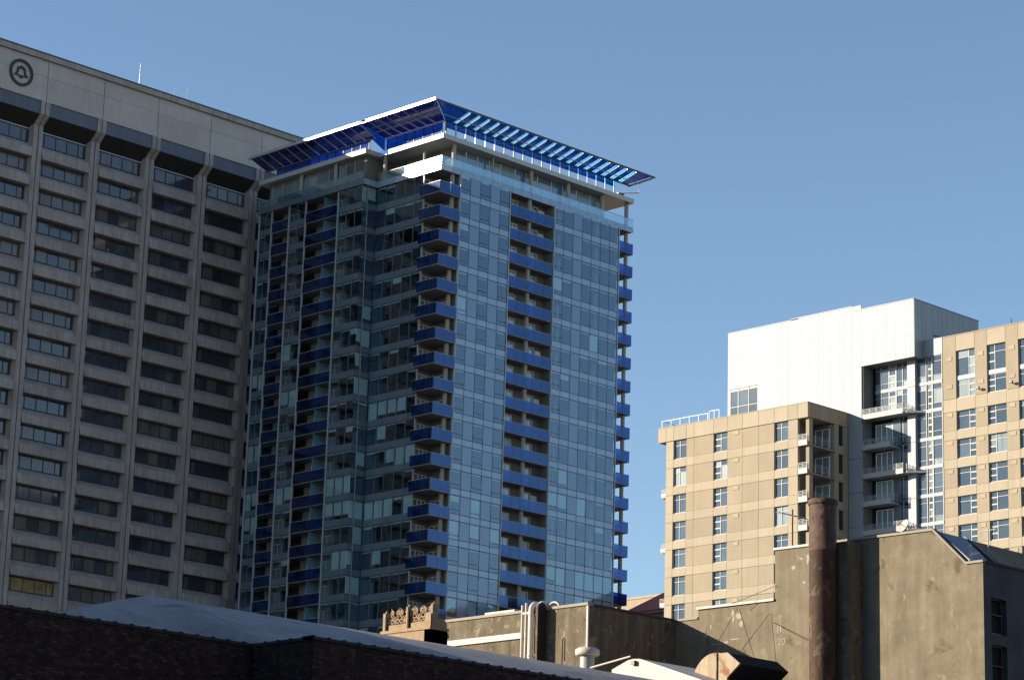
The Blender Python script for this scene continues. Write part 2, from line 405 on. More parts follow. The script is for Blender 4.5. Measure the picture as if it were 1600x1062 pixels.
# bell emblem
ex, ez, ey = 171.85, 112.38, 260.66
em = MB(); n = 40
v = []; f = []
for i in range(n):
    a = 2 * math.pi * i / n
    for r_, yy in ((1.74, ey), (1.38, ey), (1.38, ey + .14), (1.74, ey + .14)):
        v.append((ex + r_ * math.cos(a), yy, ez + r_ * math.sin(a)))
for i in range(n):
    j = (i + 1) % n
    for q in range(4): f.append((i * 4 + q, i * 4 + (q + 1) % 4, j * 4 + (q + 1) % 4, j * 4 + q))
em.add(v, f, 'emblem'); em.build('emblem_ring', OT)
bl = MB()
outer = [(-.98, -.50), (-.98, -.30), (-.74, -.16), (-.66, .10), (-.62, .45), (-.50, .66), (-.26, .76), (-.14, .78), (-.14, .90), (.14, .90), (.14, .78), (.26, .76), (.50, .66), (.62, .45), (.66, .10), (.74, -.16), (.98, -.30), (.98, -.50)]
inner = [(-.60, -.34), (-.60, -.33), (-.47, -.18), (-.40, .10), (-.37, .36), (-.30, .48), (-.15, .52), (-.07, .52), (-.05, .52), (.05, .52), (.07, .52), (.15, .52), (.30, .48), (.37, .36), (.40, .10), (.47, -.18), (.60, -.33), (.60, -.34)]
n = len(outer)
v = [(ex + a, ey, ez + b) for a, b in outer] + [(ex + a, ey, ez + b) for a, b in inner] + [(ex + a, ey + .14, ez + b) for a, b in outer] + [(ex + a, ey + .14, ez + b) for a, b in inner]
f = []
for i in range(n):
    j = (i + 1) % n
    f += [(i, j, n + j, n + i), (2 * n + i, 3 * n + i, 3 * n + j, 2 * n + j), (i, 2 * n + i, 2 * n + j, j), (n + i, n + j, 3 * n + j, 3 * n + i)]
bl.add(v, f, 'emblem')
bl.prism([(ex - .24, ez - .502), (ex - .18, ez - .70), (ex, ez - .76), (ex + .18, ez - .70), (ex + .24, ez - .502)], 'y', ey, ey + .14, 'emblem')
bl.build('bell_emblem', OT)
# antennas on its roof
def mast(x, y, z, h, r, label, arms=(), mat='whitemetal'):
    m_ = MB(); m_.tube([(x, y, z), (x, y, z + h)], [r, r * .6], mat, 6)
    for (zz, l, d) in arms:
        m_.tube([(x - l * d[0], y - l * d[1], z + zz), (x + l * d[0], y + l * d[1], z + zz)], r * .5, mat, 5)
    return tag(m_.build('antenna_mast', None, (x, y, z)), label, 'antenna')
mast(190.25, 261.5, 115.80, 3.3, .07, 'tallest white whip antenna on the office tower roof edge')
mast(195.87, 261.5, 115.80, 1.6, .04, 'short plain mast left of the crossed antenna on the office tower roof', mat='lightmetal')
mast(198.0, 261.5, 115.80, 1.95, .04, 'thin antenna with small cross arms on the office tower roof', ((.5, .5, (.8, .6)), (.95, .35, (.6, -.8)), (1.35, .25, (.8, .6))), mat='lightmetal')

# the tower was laid out at 3.88 m storeys; bring it to its true 3.53 m storeys and distance
QS = 250.0 / 262.0
CACHE.clear()
seen = set()
for o in [q for q in list(COL.objects) if q is OT or q.parent is OT or (q.parent and q.parent.parent is OT) or q.name.startswith('antenna_mast')]:
    o.location = o.location * QS
    WP[o.name] = WP[o.name] * QS
    if o.type == 'MESH' and o.data.name not in seen:
        seen.add(o.data.name); o.data.transform(Matrix.Scale(QS, 4))

# ================================================================== GLASS TOWER
GT = thing('apartment_tower', (200.8, 214.9, G), 'blue glass apartment tower with cobalt balconies and a tilted blue glass roof canopy', 'building')
YF, X1, X0, YS, X4, YE = 214.86, 200.78, 198.51, 226.6, 230.95, 245.7
Zn = lambda n: 91.605 - 2.95 * n
NT, NB = -1, 17
core = MB()
core.box(204.6, 228.6, 218.8, 244, G, 101.2, 'inner')
core.box(201.9, 204.6, 228.4, 244, G, 97.4, 'inner')
core.build('interior_core', GT)
base = MB(); zb_ = Zn(NB) - .02
base.prism([(X1, YS), (X1, YF), (X4, YF), (X4, YE), (X0, YE), (X0, YS)][::-1], 'z', G, zb_, 'gp'); base.build('base_storeys', GT)
for n in range(NT, NB + 1):
    z = Zn(n)
    s = MB()
    # slab follows the plan with the corner, middle and side recesses left to the balconies
    s.prism([(204.0, 215.2), (211.7, 215.2), (211.7, 217.1), (219.45, 217.1), (219.45, 215.2), (230.75, 215.2), (230.75, 245.5), (200.4, 245.5), (200.4, 243.3), (200.4, 240.1), (198.8, 240.1), (198.8, 236.8), (200.4, 236.8), (200.4, 231.0), (198.8, 231.0), (198.8, 226.9), (201.1, 226.9), (201.1, 218.5), (204.0, 218.5)][::-1], 'z', z + .03, z + .26, 'slab')
    s.build('floor_slab', GT)
pane = Lot('window_pane', GT, 300)
span = Lot('spandrel_panel', GT, 300)
solid = Lot('glass_panel', GT, 300)
blind = Lot('roller_blind', GT, 300)
trans = Lot('transom', GT, 120)
frames = MB()
def blinds(axis, a, b, c, z0, z1, n, force=None):
    u = random.random() if force is None else force
    low = n >= 10
    if u < (0.22 if low else 0.16): h = (z1 - z0) - random.choice((0.03, 0.03, .5))
    elif u < 0.42: h = random.choice((.3, .35, .7, .25))
    elif u < .88: h = 0.15
    else: return
    if axis == 'y': blind.box(a + .05, b - .05, c + .10, c + .12, z1 - h, z1 - .02, 'blind')
    else: blind.box(c + .10, c + .12, a + .05, b - .05, z1 - h, z1 - .02, 'blind')
def bay(axis, c, cuts, kinds, n, vent=()):
    flat = random.random() < (.30 if n >= 9 else .07)
    """one floor of a curtain-wall bay. axis 'y': face at y=c facing -Y, cuts along x; 'x': face at x=c facing -X"""
    z0, z1 = Zn(n), Zn(n - 1)
    for i in range(len(cuts) - 1):
        a, b = sorted((cuts[i], cuts[i + 1])); a += .045; b -= .045
        kd = kinds[i]
        jit = random.uniform(0, .008)
        def put(L_, za, zb, mat, th=.03):
            if axis == 'y': return L_.box(a, b, c + jit, c + jit + th, za, zb, mat)
            return L_.box(c + jit, c + jit + th, a, b, za, zb, mat)
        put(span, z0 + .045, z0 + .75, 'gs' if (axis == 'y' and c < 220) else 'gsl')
        if kd == 'W':
            put(pane, z0 + .83, z1 - .045, 'gw', .012)
            blinds(axis, a, b, c, z0 + .8, z1 - .04, n, force=(0 if flat and random.random() < .75 else (.1 if random.random() < .04 else random.uniform(.36, 1))))
            if i in vent:
                if axis == 'y': trans.box(a, b, c - .03, c - .002, z0 + 1.25, z0 + 1.30, 'mull')
                else: trans.box(c - .03, c - .002, a, b, z0 + 1.25, z0 + 1.30, 'mull')
        else: put(solid, z0 + .83, z1 - .045, 'gp')
    a, b = sorted((cuts[0], cuts[-1]))
    for zz in (z0 + .79, z0):
        if axis == 'y': frames.box(a, b, c + .05, c + .14, zz - .06, zz + .06, 'mull')
        else: frames.box(c + .05, c + .14, a, b, zz - .06, zz + .06, 'mull' if zz == z0 else 'mullg')
cB = [203.48 + 1.646 * i for i in range(6)]
cD = [219.46 + 1.641 * i for i in range(8)]
cL = [218.28 + 1.664 * i for i in range(6)]
cS = [198.51, 199.35, 200.78]
cR1 = [226.6, 227.85, 229.4, 230.92]
cR2 = [236.92, 238.54, 240.04]
cR3 = [243.35, 244.55, 245.7]
for n in range(NT, NB + 1): bay('y', YF, cB, 'WPWPW', n, vent=(0, 2, 4))
for n in range(NT, NB + 1): bay('y', YF, cD, 'WWPWWWW', n, vent=(0,))
for n in range(NT, NB + 1): bay('x', X1, cL, 'WWWWW', n)
for n in range(NT, NB + 1): bay('x', X0, cR1, 'WWW', n)
for n in range(NT, NB + 1): bay('y', YS, cS, 'WW', n)
for n in range(NT, NB + 1): bay('x', X0, cR2, 'WW', n)
for n in range(NT, NB + 1): bay('x', X0, cR3, 'WW', n)
for q in (pane, span, solid, blind, trans): q.flush()
tag(frames.build('transom_grid', GT), kind='stuff')
zlo, zhi = Zn(NB), 97.5
for x in cB[1:-1] + cD[1:-1]: box('mullion', x - .06, x + .06, YF + .045, YF + .15, zlo, zhi, 'mull', GT)
for y in cL[1:-1]: box('mullion', X1 - .02, X1 + .12, y - .03, y + .03, zlo, zhi, 'mullg', GT)
for y in cR1[1:-1] + cR2[1:-1] + cR3[1:-1]: box('mullion', X0 - .02, X0 + .10, y - .028, y + .028, zlo, zhi, 'mullg', GT)
box('mullion', 199.33, 199.38, YS - .02, YS + .1, zlo, zhi, 'mullw', GT)
for x in (203.44, 211.72, 219.42, 230.98): box('corner_mullion', x - .06, x + .06, YF - .10, YF + .14, zlo, zhi, 'mullw', GT)
for y in (218.26, 230.92, 236.92, 240.04, 243.35, 245.75):
    xx = X1 if y < 220 else X0
    box('corner_mullion', xx - .10, xx + .12, y - .06, y + .06, zlo, zhi, 'mullw', GT)
# interior columns seen behind the glass
for x, y in ((221.2, 216.0), (227.9, 216.0)): box('interior_column', x - .22, x + .22, y - .3, y + .2, zlo, 97.4, 'column', GT)
# far walls so that light does not pass through
bk = MB(); bk.box(X4 - .1, X4, 219.2, YE, zlo, 97.5, 'gp'); bk.box(X0, X4, YE, YE + .1, zlo, 97.5, 'gp'); bk.build('rear_wall', GT)

def column(x, y, r, z0, z1, parent, mat='column'):
    m_ = MB(); m_.tube([(x, y, z0), (x, y, z1)], r, mat, 14, False); return m_.build('column', parent)
# recess linings
ln = MB()
ln.box(211.78, 219.38, 216.45, 216.55, zlo, 97.5, 'lining'); ln.box(211.72, 211.78, YF + .15, 216.55, zlo, 97.5, 'lining'); ln.box(219.38, 219.44, YF + .15, 216.55, zlo, 97.5, 'lining')
ln.box(203.50, 203.58, YF + .15, 218.5, zlo, 97.5, 'lining'); ln.box(X1 + .12, 203.5, 218.42, 218.52, zlo, 97.5, 'lining')
ln.box(X0 + 1.8, X0 + 1.9, 230.9, 236.9, zlo, 97.5, 'lining'); ln.box(X0 + 1.8, X0 + 1.9, 240.1, 243.3, zlo, 97.5, 'lining')
ln.box(231.0, 231.06, 215.2, 219.2, zlo, 97.5, 'lining')
ln.build('recess_lining', GT)
column(202.85, 215.65, .27, zlo, 97.5, GT); column(215.66, 215.5, .27, zlo, 97.5, GT); column(233.2, 215.72, .26, G, 101.3, GT)

def door(par, axis, c, a, b, z0, h=2.25, parts=3):
    """sliding door: light frame with dark glass panes, on face axis=c"""
    fr = MB(); wv = (b - a) / parts
    for i in range(parts + 1):
        u = a + i * wv
        (fr.box(u - .04, u + .04, c - .06, c, z0, z0 + h, 'dframe') if axis == 'y' else fr.box(c - .06, c, u - .04, u + .04, z0, z0 + h, 'dframe'))
    (fr.box(a, b, c - .055, c, z0 + h - .07, z0 + h, 'dframe') if axis == 'y' else fr.box(c - .055, c, a, b, z0 + h - .07, z0 + h, 'dframe'))
    fr.build('door_frame', par)
    mt = random.choice(('doorglass', 'doorglass', 'doorglass', 'curtain'))
    if axis == 'y': box('door_glass', a + .04, b - .04, c - .03, c - .01, z0, z0 + h - .08, mt, par)
    else: box('door_glass', c - .03, c - .01, a + .04, b - .04, z0, z0 + h - .08, mt, par)

RH = 1.33
def balcony(kind, n):
    z = Zn(n); zt = z + RH
    if kind == 'corner':
        s = MB(); s.box(200.12, 203.38, 214.80, 218.36, z, z + .20, 'slab'); s.box(200.10, 203.38, 214.74, 214.80, z, z + .05, 'mullw'); s.box(200.06, 200.12, 214.74, 218.2, z, z + .05, 'mullw')
        o = s.build('balcony', GT)
        for i in range(2): box('railing_panel', 200.12 + i * 1.64, 200.12 + (i + 1) * 1.64 - .03, 214.70, 214.72, z + .05, zt, 'blue', o)
        for i in range(3): box('railing_panel', 200.05, 200.07, 214.74 + i * 1.16, 214.74 + (i + 1) * 1.16 - .03, z + .05, zt, 'blue', o)
        r = MB(); r.box(200.04, 203.38, 214.69, 214.74, zt, zt + .04, 'mullw'); r.box(200.04, 200.09, 214.74, 218.2, zt, zt + .04, 'mullw'); r.build('handrail', o)
        door(o, 'y', 218.40, 201.0, 202.9, z + .22)
        if random.random() < .6: door(o, 'x', 203.48, 216.4, 218.1, z + .22, parts=2)
    elif kind == 'middle':
        s = MB(); s.box(211.80, 219.36, 214.92, 216.44, z, z + .20, 'slab'); s.box(211.80, 219.36, 214.86, 214.92, z, z + .05, 'mullw')
        o = s.build('balcony', GT)
        wv = 7.54 / 5
        for i in range(5): box('railing_panel', 211.80 + i * wv, 211.80 + (i + 1) * wv - .03, 214.82, 214.84, z + .05, zt, 'blue', o)
        box('handrail', 211.80, 219.36, 214.80, 214.85, zt, zt + .04, 'mullw', o)
        door(o, 'y', 216.44, 212.1, 214.5, z + .22, h=2.4, parts=3); door(o, 'y', 216.44, 216.4, 218.0, z + .22, h=2.4, parts=2)
        if random.random() < .35:
            box('window_curtain', 218.2, 219.1, 216.38, 216.42, z + .3, z + 2.4, 'blind', o)
    elif kind == 'side':
        s = MB(); s.box(231.06, 233.72, 215.06, 218.9, z, z + .20, 'slab')
        o = s.build('balcony', GT)
        for i in range(2): box('railing_panel', 231.08 + i * 1.34, 231.08 + (i + 1) * 1.34 - .03, 215.0, 215.02, z, zt, 'blue', o)
        for i in range(3): box('railing_panel', 233.74, 233.76, 215.02 + i * 1.3, 215.02 + (i + 1) * 1.3 - .03, z, zt, 'blue', o)
        box('railing_panel', 231.08, 233.7, 218.92, 218.94, z, zt, 'blue', o)
        r = MB(); r.box(231.08, 233.78, 214.98, 215.03, zt, zt + .04, 'darkmetal'); r.box(233.73, 233.78, 215.03, 218.95, zt, zt + .04, 'darkmetal'); r.build('handrail', o)
    elif kind in ('rear_wide', 'rear_narrow'):
        a, b = (231.0, 236.86) if kind == 'rear_wide' else (240.1, 243.3)
        s = MB(); s.box(X0 + .05, X0 + 1.8, a, b, z, z + .20, 'slab'); s.box(X0, X0 + .05, a, b, z, z + .05, 'mullw')
        o = s.build('balcony', GT); k = 4 if kind == 'rear_wide' else 2; wv = (b - a) / k
        for i in range(k): box('railing_panel', X0 - .03, X0 - .01, a + i * wv, a + (i + 1) * wv - .03, z + .05, zt, 'blue', o)
        box('handrail', X0 - .05, X0, a, b, zt, zt + .04, 'mullw', o)
        if kind == 'rear_wide':
            box('privacy_screen', X0 + .1, X0 + 1.75, 233.6, 233.66, z + .2, z + 2.85, 'screen', o)
            door(o, 'x', X0 + 1.8, 234.0, 235.6, z + .22, parts=2); door(o, 'x', X0 + 1.8, 231.4, 233.0, z + .22, parts=2)
        else: door(o, 'x', X0 + 1.8, 240.4, 242.0, z + .22, parts=2)
    return o
for n in range(NT, NB + 1):
    for kd in ('corner', 'middle', 'side', 'rear_wide', 'rear_narrow'): balcony(kd, n)

# terrace level
t = MB(); poly = [(200.50, 215.02), (233.72, 215.02), (233.72, 245.9), (198.3, 245.9), (198.3, 226.2), (200.50, 226.2)]
t.prism(poly[::-1], 'z', 97.5, 97.86, 'slab'); t.build('terrace_slab', GT)
nx = 20; wv = (233.72 - 200.50) / nx
for i in range(nx):
    a, b = 200.50 + i * wv + .02, 200.50 + (i + 1) * wv - .02
    box('terrace_spandrel', a, b, 214.97, 215.0, 97.42, 98.15, 'gs' if i else 'whitemetal', GT)
    box('railing_panel', a, b, 214.98, 215.0, 98.18, 99.12, 'clear', GT)
for i in range(7):
    wv = 11.2 / 7; a, b = 215.02 + i * wv + .02, 215.02 + (i + 1) * wv - .02
    box('terrace_spandrel', 200.44, 200.48, a, b, 97.42, 98.15, 'whitemetal' if i < 5 else 'gs', GT)  # white on the first spandrels paints in the sun glare
    box('railing_panel', 200.45, 200.48, a, b, 98.18, 99.12, 'whitemetal' if i < 4 else 'clear', GT)  # white in place of clear glass stands in for sun glare
for i in range(12):
    wv = 19.6 / 12; a, b = 226.2 + i * wv + .02, 226.2 + (i + 1) * wv - .02
    box('terrace_spandrel', 198.24, 198.28, a, b, 97.42, 98.15, 'gsl', GT)
    box('railing_panel', 198.25, 198.27, a, b, 98.18, 99.0, 'clear', GT)
for i in range(2): box('terrace_spandrel', 198.26 + i * 1.1, 199.33 + i * 1.1, 226.15, 226.19, 97.42, 98.15, 'gs', GT)
rl = MB(); rl.box(200.42, 233.76, 214.96, 215.02, 99.12, 99.16, 'mullw'); rl.box(200.42, 200.50, 215.02, 226.2, 99.12, 99.16, 'mullw'); rl.box(198.22, 198.28, 226.2, 245.8, 99.0, 99.04, 'mullw'); rl.build('handrail', GT)
# penthouse walls, doors, columns
pw = MB(); pw.box(203.6, 229.5, 216.6, 216.7, 97.86, 101.3, 'lining'); pw.box(203.6, 203.7, 216.7, 227, 97.86, 101.3, 'lining'); pw.box(199.3, 199.4, 227, 245, 97.86, 101.3, 'lining'); pw.box(229.4, 229.5, 216.7, 245, 97.86, 101.3, 'lining'); pw.box(199.4, 203.6, 226.9, 227.0, 97.86, 101.3, 'lining')
pw.build('penthouse_wall', GT)
xx = 204.2
while xx < 228.5:
    wv = random.choice((1.7, 2.2, 1.5)); mt = random.choice(('doorglass', 'gp', 'gp', 'curtain'))
    if xx + wv > 229.2: break
    box('penthouse_window', xx, xx + wv, 216.52, 216.58, 98.0, 101.1, mt, GT)
    box('window_post', xx + wv + .02, xx + wv + .12, 216.48, 216.58, 97.9, 101.2, 'dframe', GT); xx += wv + .25
yy = 227.6
while yy < 244:
    wv = random.choice((1.3, 1.7, 0.8)); box('penthouse_window', 199.2, 199.26, yy, yy + wv, 98.0, 100.7, random.choice(('doorglass', 'drape', 'curtain', 'drape')), GT)
    box('window_post', 199.16, 199.28, yy + wv + .02, yy + wv + .14, 97.9, 101.0, 'mullw', GT); yy += wv + .3
yy = 218.4
while yy < 226:
    wv = random.choice((1.3, 1.6)); box('penthouse_window', 203.5, 203.56, yy, yy + wv, 98.0, 100.8, random.choice(('doorglass', 'curtain')), GT); yy += wv + .25
for x in (203.1, 216.1, 222.6, 228.8): column(x, 215.8, .27, 97.86, 101.3, GT)
column(209.6, 215.8, .12, 97.86, 101.3, GT); column(201.9, 219.6, .16, 97.86, 101.3, GT)
for y in (225.4, 232.2, 238.6): column(199.0 if y > 227 else 200.9, y, .24, 97.86, 101.3, GT)
# roof slab
r = MB(); r.prism([(200.44, 214.90), (233.73, 214.90), (233.73, 246.0), (198.26, 246.0), (198.26, 226.13), (200.44, 226.13)][::-1], 'z', 101.3, 101.87, 'roofslab'); r.build('roof_slab', GT)
box('roof_plant_room', 207, 227, 223, 241, 101.87, 103.2, 'slab', GT)
# roof parapet glass and posts under the canopy
zi, zo = 103.62, 104.42
for i in range(19):
    a = 201.1 + i * 1.62
    box('canopy_post', a - .06, a + .06, 215.12, 215.26, 101.87, zi, 'mullw' if 0 < i < 6 else 'darkmetal', GT)  # sunlit look put into the lighter colour of the first posts
    if i < 18: box('parapet_panel', a + .07, a + 1.55, 215.17, 215.20, 102.75, zi - .1, 'bluecan', GT)
for i in range(7):
    y = 215.7 + i * 1.6; box('canopy_post', 200.86, 201.0, y - .05, y + .05, 101.87, zi, 'darkmetal', GT)
    if i < 6: box('parapet_panel', 200.92, 200.95, y + .07, y + 1.53, 102.2, zi - .15, 'blue', GT)
for i in range(12):
    y = 226.1 + i * 1.55; box('canopy_post', 198.76, 198.9, y - .05, y + .05, 101.87, 103.1, 'darkmetal', GT)
    if i < 11: box('parapet_panel', 198.82, 198.85, y + .07, y + 1.48, 102.1, 103.0, 'blue', GT)
# canopy: panels, fins, edge rails
def slabq(pts, th, mat, name):
    m_ = MB(); m_.hexa([(a, b, c - th) for a, b, c in pts], pts, mat); return m_.build(name, GT)
nf = 20
def lerp(a, b, t_): return a + (b - a) * t_
for i in range(nf):
    t0, t1 = i / nf, (i + 1) / nf
    xi0, xi1 = lerp(200.9, 232.9, t0), lerp(200.9, 232.9, t1)
    xo0, xo1 = lerp(196.7, 234.4, t0), lerp(196.7, 234.4, t1)
    if i == 0: pass
    else: xo0 = xi0 + (0 if i < nf - 1 else 0)
    xo1 = xi1 if i < nf - 1 else 234.4
    if i == 0: xo0 = 196.7
    slabq([(xo0 + .05, 212.3, zo), (xo1 - .34, 212.3, zo), (xi1 - .34, 215.2, zi), (xi0 + .05, 215.2, zi)], .03, 'bluecan', 'canopy_panel')
def fin(p, q, h, th, axis, mat='fin'):
    m_ = MB(); (x0, y0, z0), (x1, y1, z1) = p, q
    if axis == 'x': m_.hexa([(x0 - th, y0, z0 - h), (x0 + th, y0, z0 - h), (x1 + th, y1, z1 - h), (x1 - th, y1, z1 - h)], [(x0 - th, y0, z0), (x0 + th, y0, z0), (x1 + th, y1, z1), (x1 - th, y1, z1)], mat)
    else: m_.hexa([(x0, y0 - th, z0 - h), (x0, y0 + th, z0 - h), (x1, y1 + th, z1 - h), (x1, y1 - th, z1 - h)], [(x0, y0 - th, z0), (x0, y0 + th, z0), (x1, y1 + th, z1), (x1, y1 - th, z1)], mat)
    return m_.build('canopy_fin', GT)
for i in range(1, nf):
    x = lerp(200.9, 232.9, i / nf)
    fin((x, 212.55, zo - .09), (x, 215.2, zi - .04), .21, .04, 'x')
fin((234.3, 212.4, zo - .05), (232.9, 215.2, zi - .04), .22, .06, 'x', 'darkmetal')
ed = MB()
ed.box(196.55, 234.6, 212.16, 212.30, zo - .16, zo + .06, 'darkmetal'); ed.build('canopy_edge', GT)
pu = MB(); ym, zm = 213.75, lerp(zo, zi, .5) - .42; pu.tube([(199.3, ym, zm), (233.6, ym, zm)], .05, 'mullw', 6); pu.build('canopy_purlin', GT)
pu = MB(); pu.box(201.0, 233.0, 215.1, 215.3, zi - .12, zi + .04, 'mull'); pu.build('canopy_inner_rail', GT)
# left wing of the canopy
nl = 7
for i in range(nl):
    y0, y1 = lerp(215.2, 225.6, i / nl), lerp(215.2, 225.6, (i + 1) / nl)
    ya = 212.3 if i == 0 else y0
    slabq([(196.7, y1 - .05, zo), (196.7, ya + .05, zo), (200.9, y0 + .05, zi), (200.9, y1 - .05, zi)], .03, 'violet', 'canopy_panel')
    if i: fin((197.0, y0, zo - .07), (200.9, y0, zi - .04), .12, .03, 'y', 'mullw')
nl = 12; zo2, zi2, xo2, xi2 = 104.10, 103.08, 196.0, 198.8
for i in range(nl):
    y0, y1 = lerp(225.0, 245.2, i / nl), lerp(225.0, 245.2, (i + 1) / nl)
    slabq([(xo2, y1 - .05, zo2), (xo2, y0 + .05, zo2), (xi2, y0 + .05, zi2), (xi2, y1 - .05, zi2)], .03, 'violet', 'canopy_panel')
    fin((xo2 + .2, y0, zo2 - .07), (xi2, y0, zi2 - .04), .12, .03, 'y', 'mullw')
ed = MB(); ed.box(196.50, 196.68, 212.3, 225.5, zo - .14, zo + .20, 'whitemetal'); ed.build('canopy_fascia', GT)
ed = MB(); ed.box(xo2 - .15, xo2, 224.4, 245.4, zo2 - .14, zo2 + .12, 'whitemetal'); ed.build('canopy_fascia', GT)
ed = MB(); ed.box(xo2 + .5, xo2 + .66, 224.4, 245.4, zo2 + .26, zo2 + .52, 'whitemetal'); ed.build('canopy_fascia', GT)
pu = MB(); pu.tube([(198.8, 214.0, lerp(zo, zi, .5) - .3), (198.8, 225.4, lerp(zo, zi, .5) - .3)], .05, 'mullw', 6); pu.build('canopy_purlin', GT)
pu = MB(); pu.tube([(197.9, 213.2, lerp(zo, zi, .28) - .2), (197.9, 225.4, lerp(zo, zi, .28) - .2)], .035, 'mullw', 6); pu.build('canopy_purlin', GT)
m_ = MB(); m_.hexa([(196.8, 225.62, 103.95), (201.0, 225.62, 102.0), (201.0, 225.66, 102.0), (196.8, 225.66, 103.95)], [(196.8, 225.62, zo), (201.0, 225.62, zi), (201.0, 225.66, zi), (196.8, 225.66, zo)], 'blue'); m_.build('canopy_panel', GT)
pu = MB(); pu.box(200.8, 201.0, 215.2, 225.6, zi - .12, zi + .04, 'mullw'); pu.box(198.7, 198.9, 225.6, 245.2, zi2 - .12, zi2 + .04, 'mullg'); pu.build('canopy_inner_rail', GT)
# window washing davit at the right end
dv = MB(); dv.tube([(232.6, 216.2, 101.9), (232.6, 216.2, 102.7), (234.6, 214.9, 102.95), (234.6, 214.9, 103.3)], .09, 'mullw', 8); dv.box(231.9, 232.9, 215.9, 216.7, 101.9, 102.6, 'darkmetal'); dv.build('davit', GT)

# ================================================================== TAN BUILDING
TB = thing('tan_apartment_building', (207, 165.6, G), 'tan panelled apartment building with white metal box top and stacked white balconies', 'building')
XT, YC, XW, XR = 207.0, 165.64, 213.65, 215.14
zr = [61.75 - 2.948 * k for k in range(9)]      # window heads
wall = Lot('wall_panel', TB, 300)
tp = Lot('window_pane', TB, 300)
cj = [185.04, 183.98, 182.15, 181.07, 178.34, 176.43, 174.37, 172.16, 170.08, 168.24, 166.97]
zbase = zr[-1] - 2.95
core = MB()
core.box(XT + .30, XW + 2, 168.5, 184.95, G, 62.9, 'black'); core.box(211.4, XW + 2, YC + .3, 168.5, G, 62.9, 'black'); core.box(XT + .34, 211.4, YC + .36, 168.5, 61.86, 62.9, 'tan_lo')
core.box(XT + .05, XT + .30, 166.97, 185.0, G, zbase, 'tan_lo'); core.box(XT, XW, YC, 185.04, G, zbase - .04, 'tan_lo')
core.build('building_core', TB)
# joint backing strips keep the joints shallow
def win(parent, axis, c, a, b, z0, z1, cols, left_small=None, dep=.22):
    """window in a reveal; cols: interior mullion positions; the narrow column has thick bars"""
    fr = MB(); F = 'whitebar'
    def bx_(u0, u1, w0, w1, d0=0, d1=.08):
        if axis == 'x': fr.box(c + dep + d0, c + dep + d1, u0, u1, w0, w1, F)
        else: fr.box(u0, u1, c + dep + d0, c + dep + d1, w0, w1, F)
    bx_(a, b, z0, z0 + .10, -.06, .08); bx_(a, b, z1 - .06, z1)
    bx_(a, a + .05, z0 + .1, z1 - .06); bx_(b - .05, b, z0 + .1, z1 - .06)
    ed_ = [a + .05] + sorted(cols) + [b - .05]
    for m_ in cols: bx_(m_ - .04, m_ + .04, z0 + .1, z1 - .06, -.02, .08)
    h = z1 - z0
    cells = []
    for i in range(len(ed_) - 1):
        u0, u1 = ed_[i] + .03, ed_[i + 1] - .03
        if left_small is not None and i == left_small:
            zz = [z0 + .10, z0 + h * .36, z0 + h * .70, z1 - .06]
            for q in (1, 2): bx_(u0 - .05, u1 + .05, zz[q] - .07, zz[q] + .07, -.012, .075)
            cells += [(u0, u1, zz[q] + .02, zz[q + 1] - .02) for q in range(3)]
        else:
            zt = z1 - h * .27; bx_(u0 - .05, u1 + .05, zt - .03, zt + .03, -.012, .075)
            cells += [(u0, u1, z0 + .1, zt), (u0, u1, zt, z1 - .06)]
    o = fr.build('window', parent)
    mt0 = 'curtain' if random.random() < .3 else 'tglass'
    for (u0, u1, w0, w1) in cells:
        mt = mt0 if random.random() < .8 else 'tglass'
        if axis == 'x': tp.box(c + dep + .03, c + dep + .05, u0, u1, w0, w1, mt, parent=o if tp.n < 300 else None)
        else: tp.box(u0, u1, c + dep + .03, c + dep + .05, w0, w1, mt, parent=o if tp.n < 300 else None)
    return o
J = .018
for k, z1 in enumerate(zr):
    z0 = z1 - 2.05; zband = z1 - 2.0
    for i in range(len(cj) - 1):
        b, a = cj[i], cj[i + 1]
        is_win = i in (1, 4, 8)
        if is_win:
            cols = {1: [183.2], 4: [177.45], 8: [169.25]}[i]
            win(TB, 'x', XT, a, b, z0, z1, cols, left_small=1 if i == 4 else None)
            wall.box(XT, XT + .30, a + J, b - J, z1 - 2.948 + J, z0 - .005, 'tan_hi')
        else:
            lo = 'tan_hi' if i in (0, 9) else 'tan_lo'
            wall.box(XT, XT + .30, a + J, b - J, zband + J * .5, z1 - J, lo)
            wall.box(XT, XT + .30, a + J, b - J, z1 - 2.948 + J, zband - J * .5, 'tan_hi')
    if k < 8:
        vy = 175.2; v_ = MB(); v_.box(XT - .05, XT, vy - .36, vy + .36, z1 - .50, z1 - .10, 'tan_hi'); v_.build('vent_cover', TB)
jb = MB(); jb.box(XT + .06, XT + .29, 184.9, 185.03, zbase, 61.7, 'tan_lo'); jb.build('corner_trim', TB)
# parapet
pj = [186.2, 185.04, 183.98, 182.15, 181.07, 178.34, 176.43, 174.37, 172.16, 170.08, 168.24, 166.97, YC]
for i in range(len(pj) - 1): wall.box(XT - .03, XT + .35, pj[i + 1] + (J if i < len(pj) - 2 else 0), pj[i] - J, 61.80, 63.34, 'tan_hi')
for a, b in ((207.33, 208.9), (208.9, 210.6), (210.6, 212.1), (212.1, 213.6)): wall.box(a + J, b - J, YC - .02, YC + .33, 61.86, 63.34, 'tan_lo')
box('coping', XT - .06, XT + .42, YC - .06, 186.24, 63.34, 63.42, 'tan_hi', TB); box('coping', XT + .42, XW - .05, YC - .06, YC + .4, 63.34, 63.42, 'tan_lo', TB)
box('parapet_return', XT + .36, XT + 1.3, 185.05, 186.2, 61.80, 63.3, 'tan_lo', TB)
box('roof_deck', XT + .35, XW - .02, YC + .35, 185.0, 62.9, 63.05, 'slab', TB)
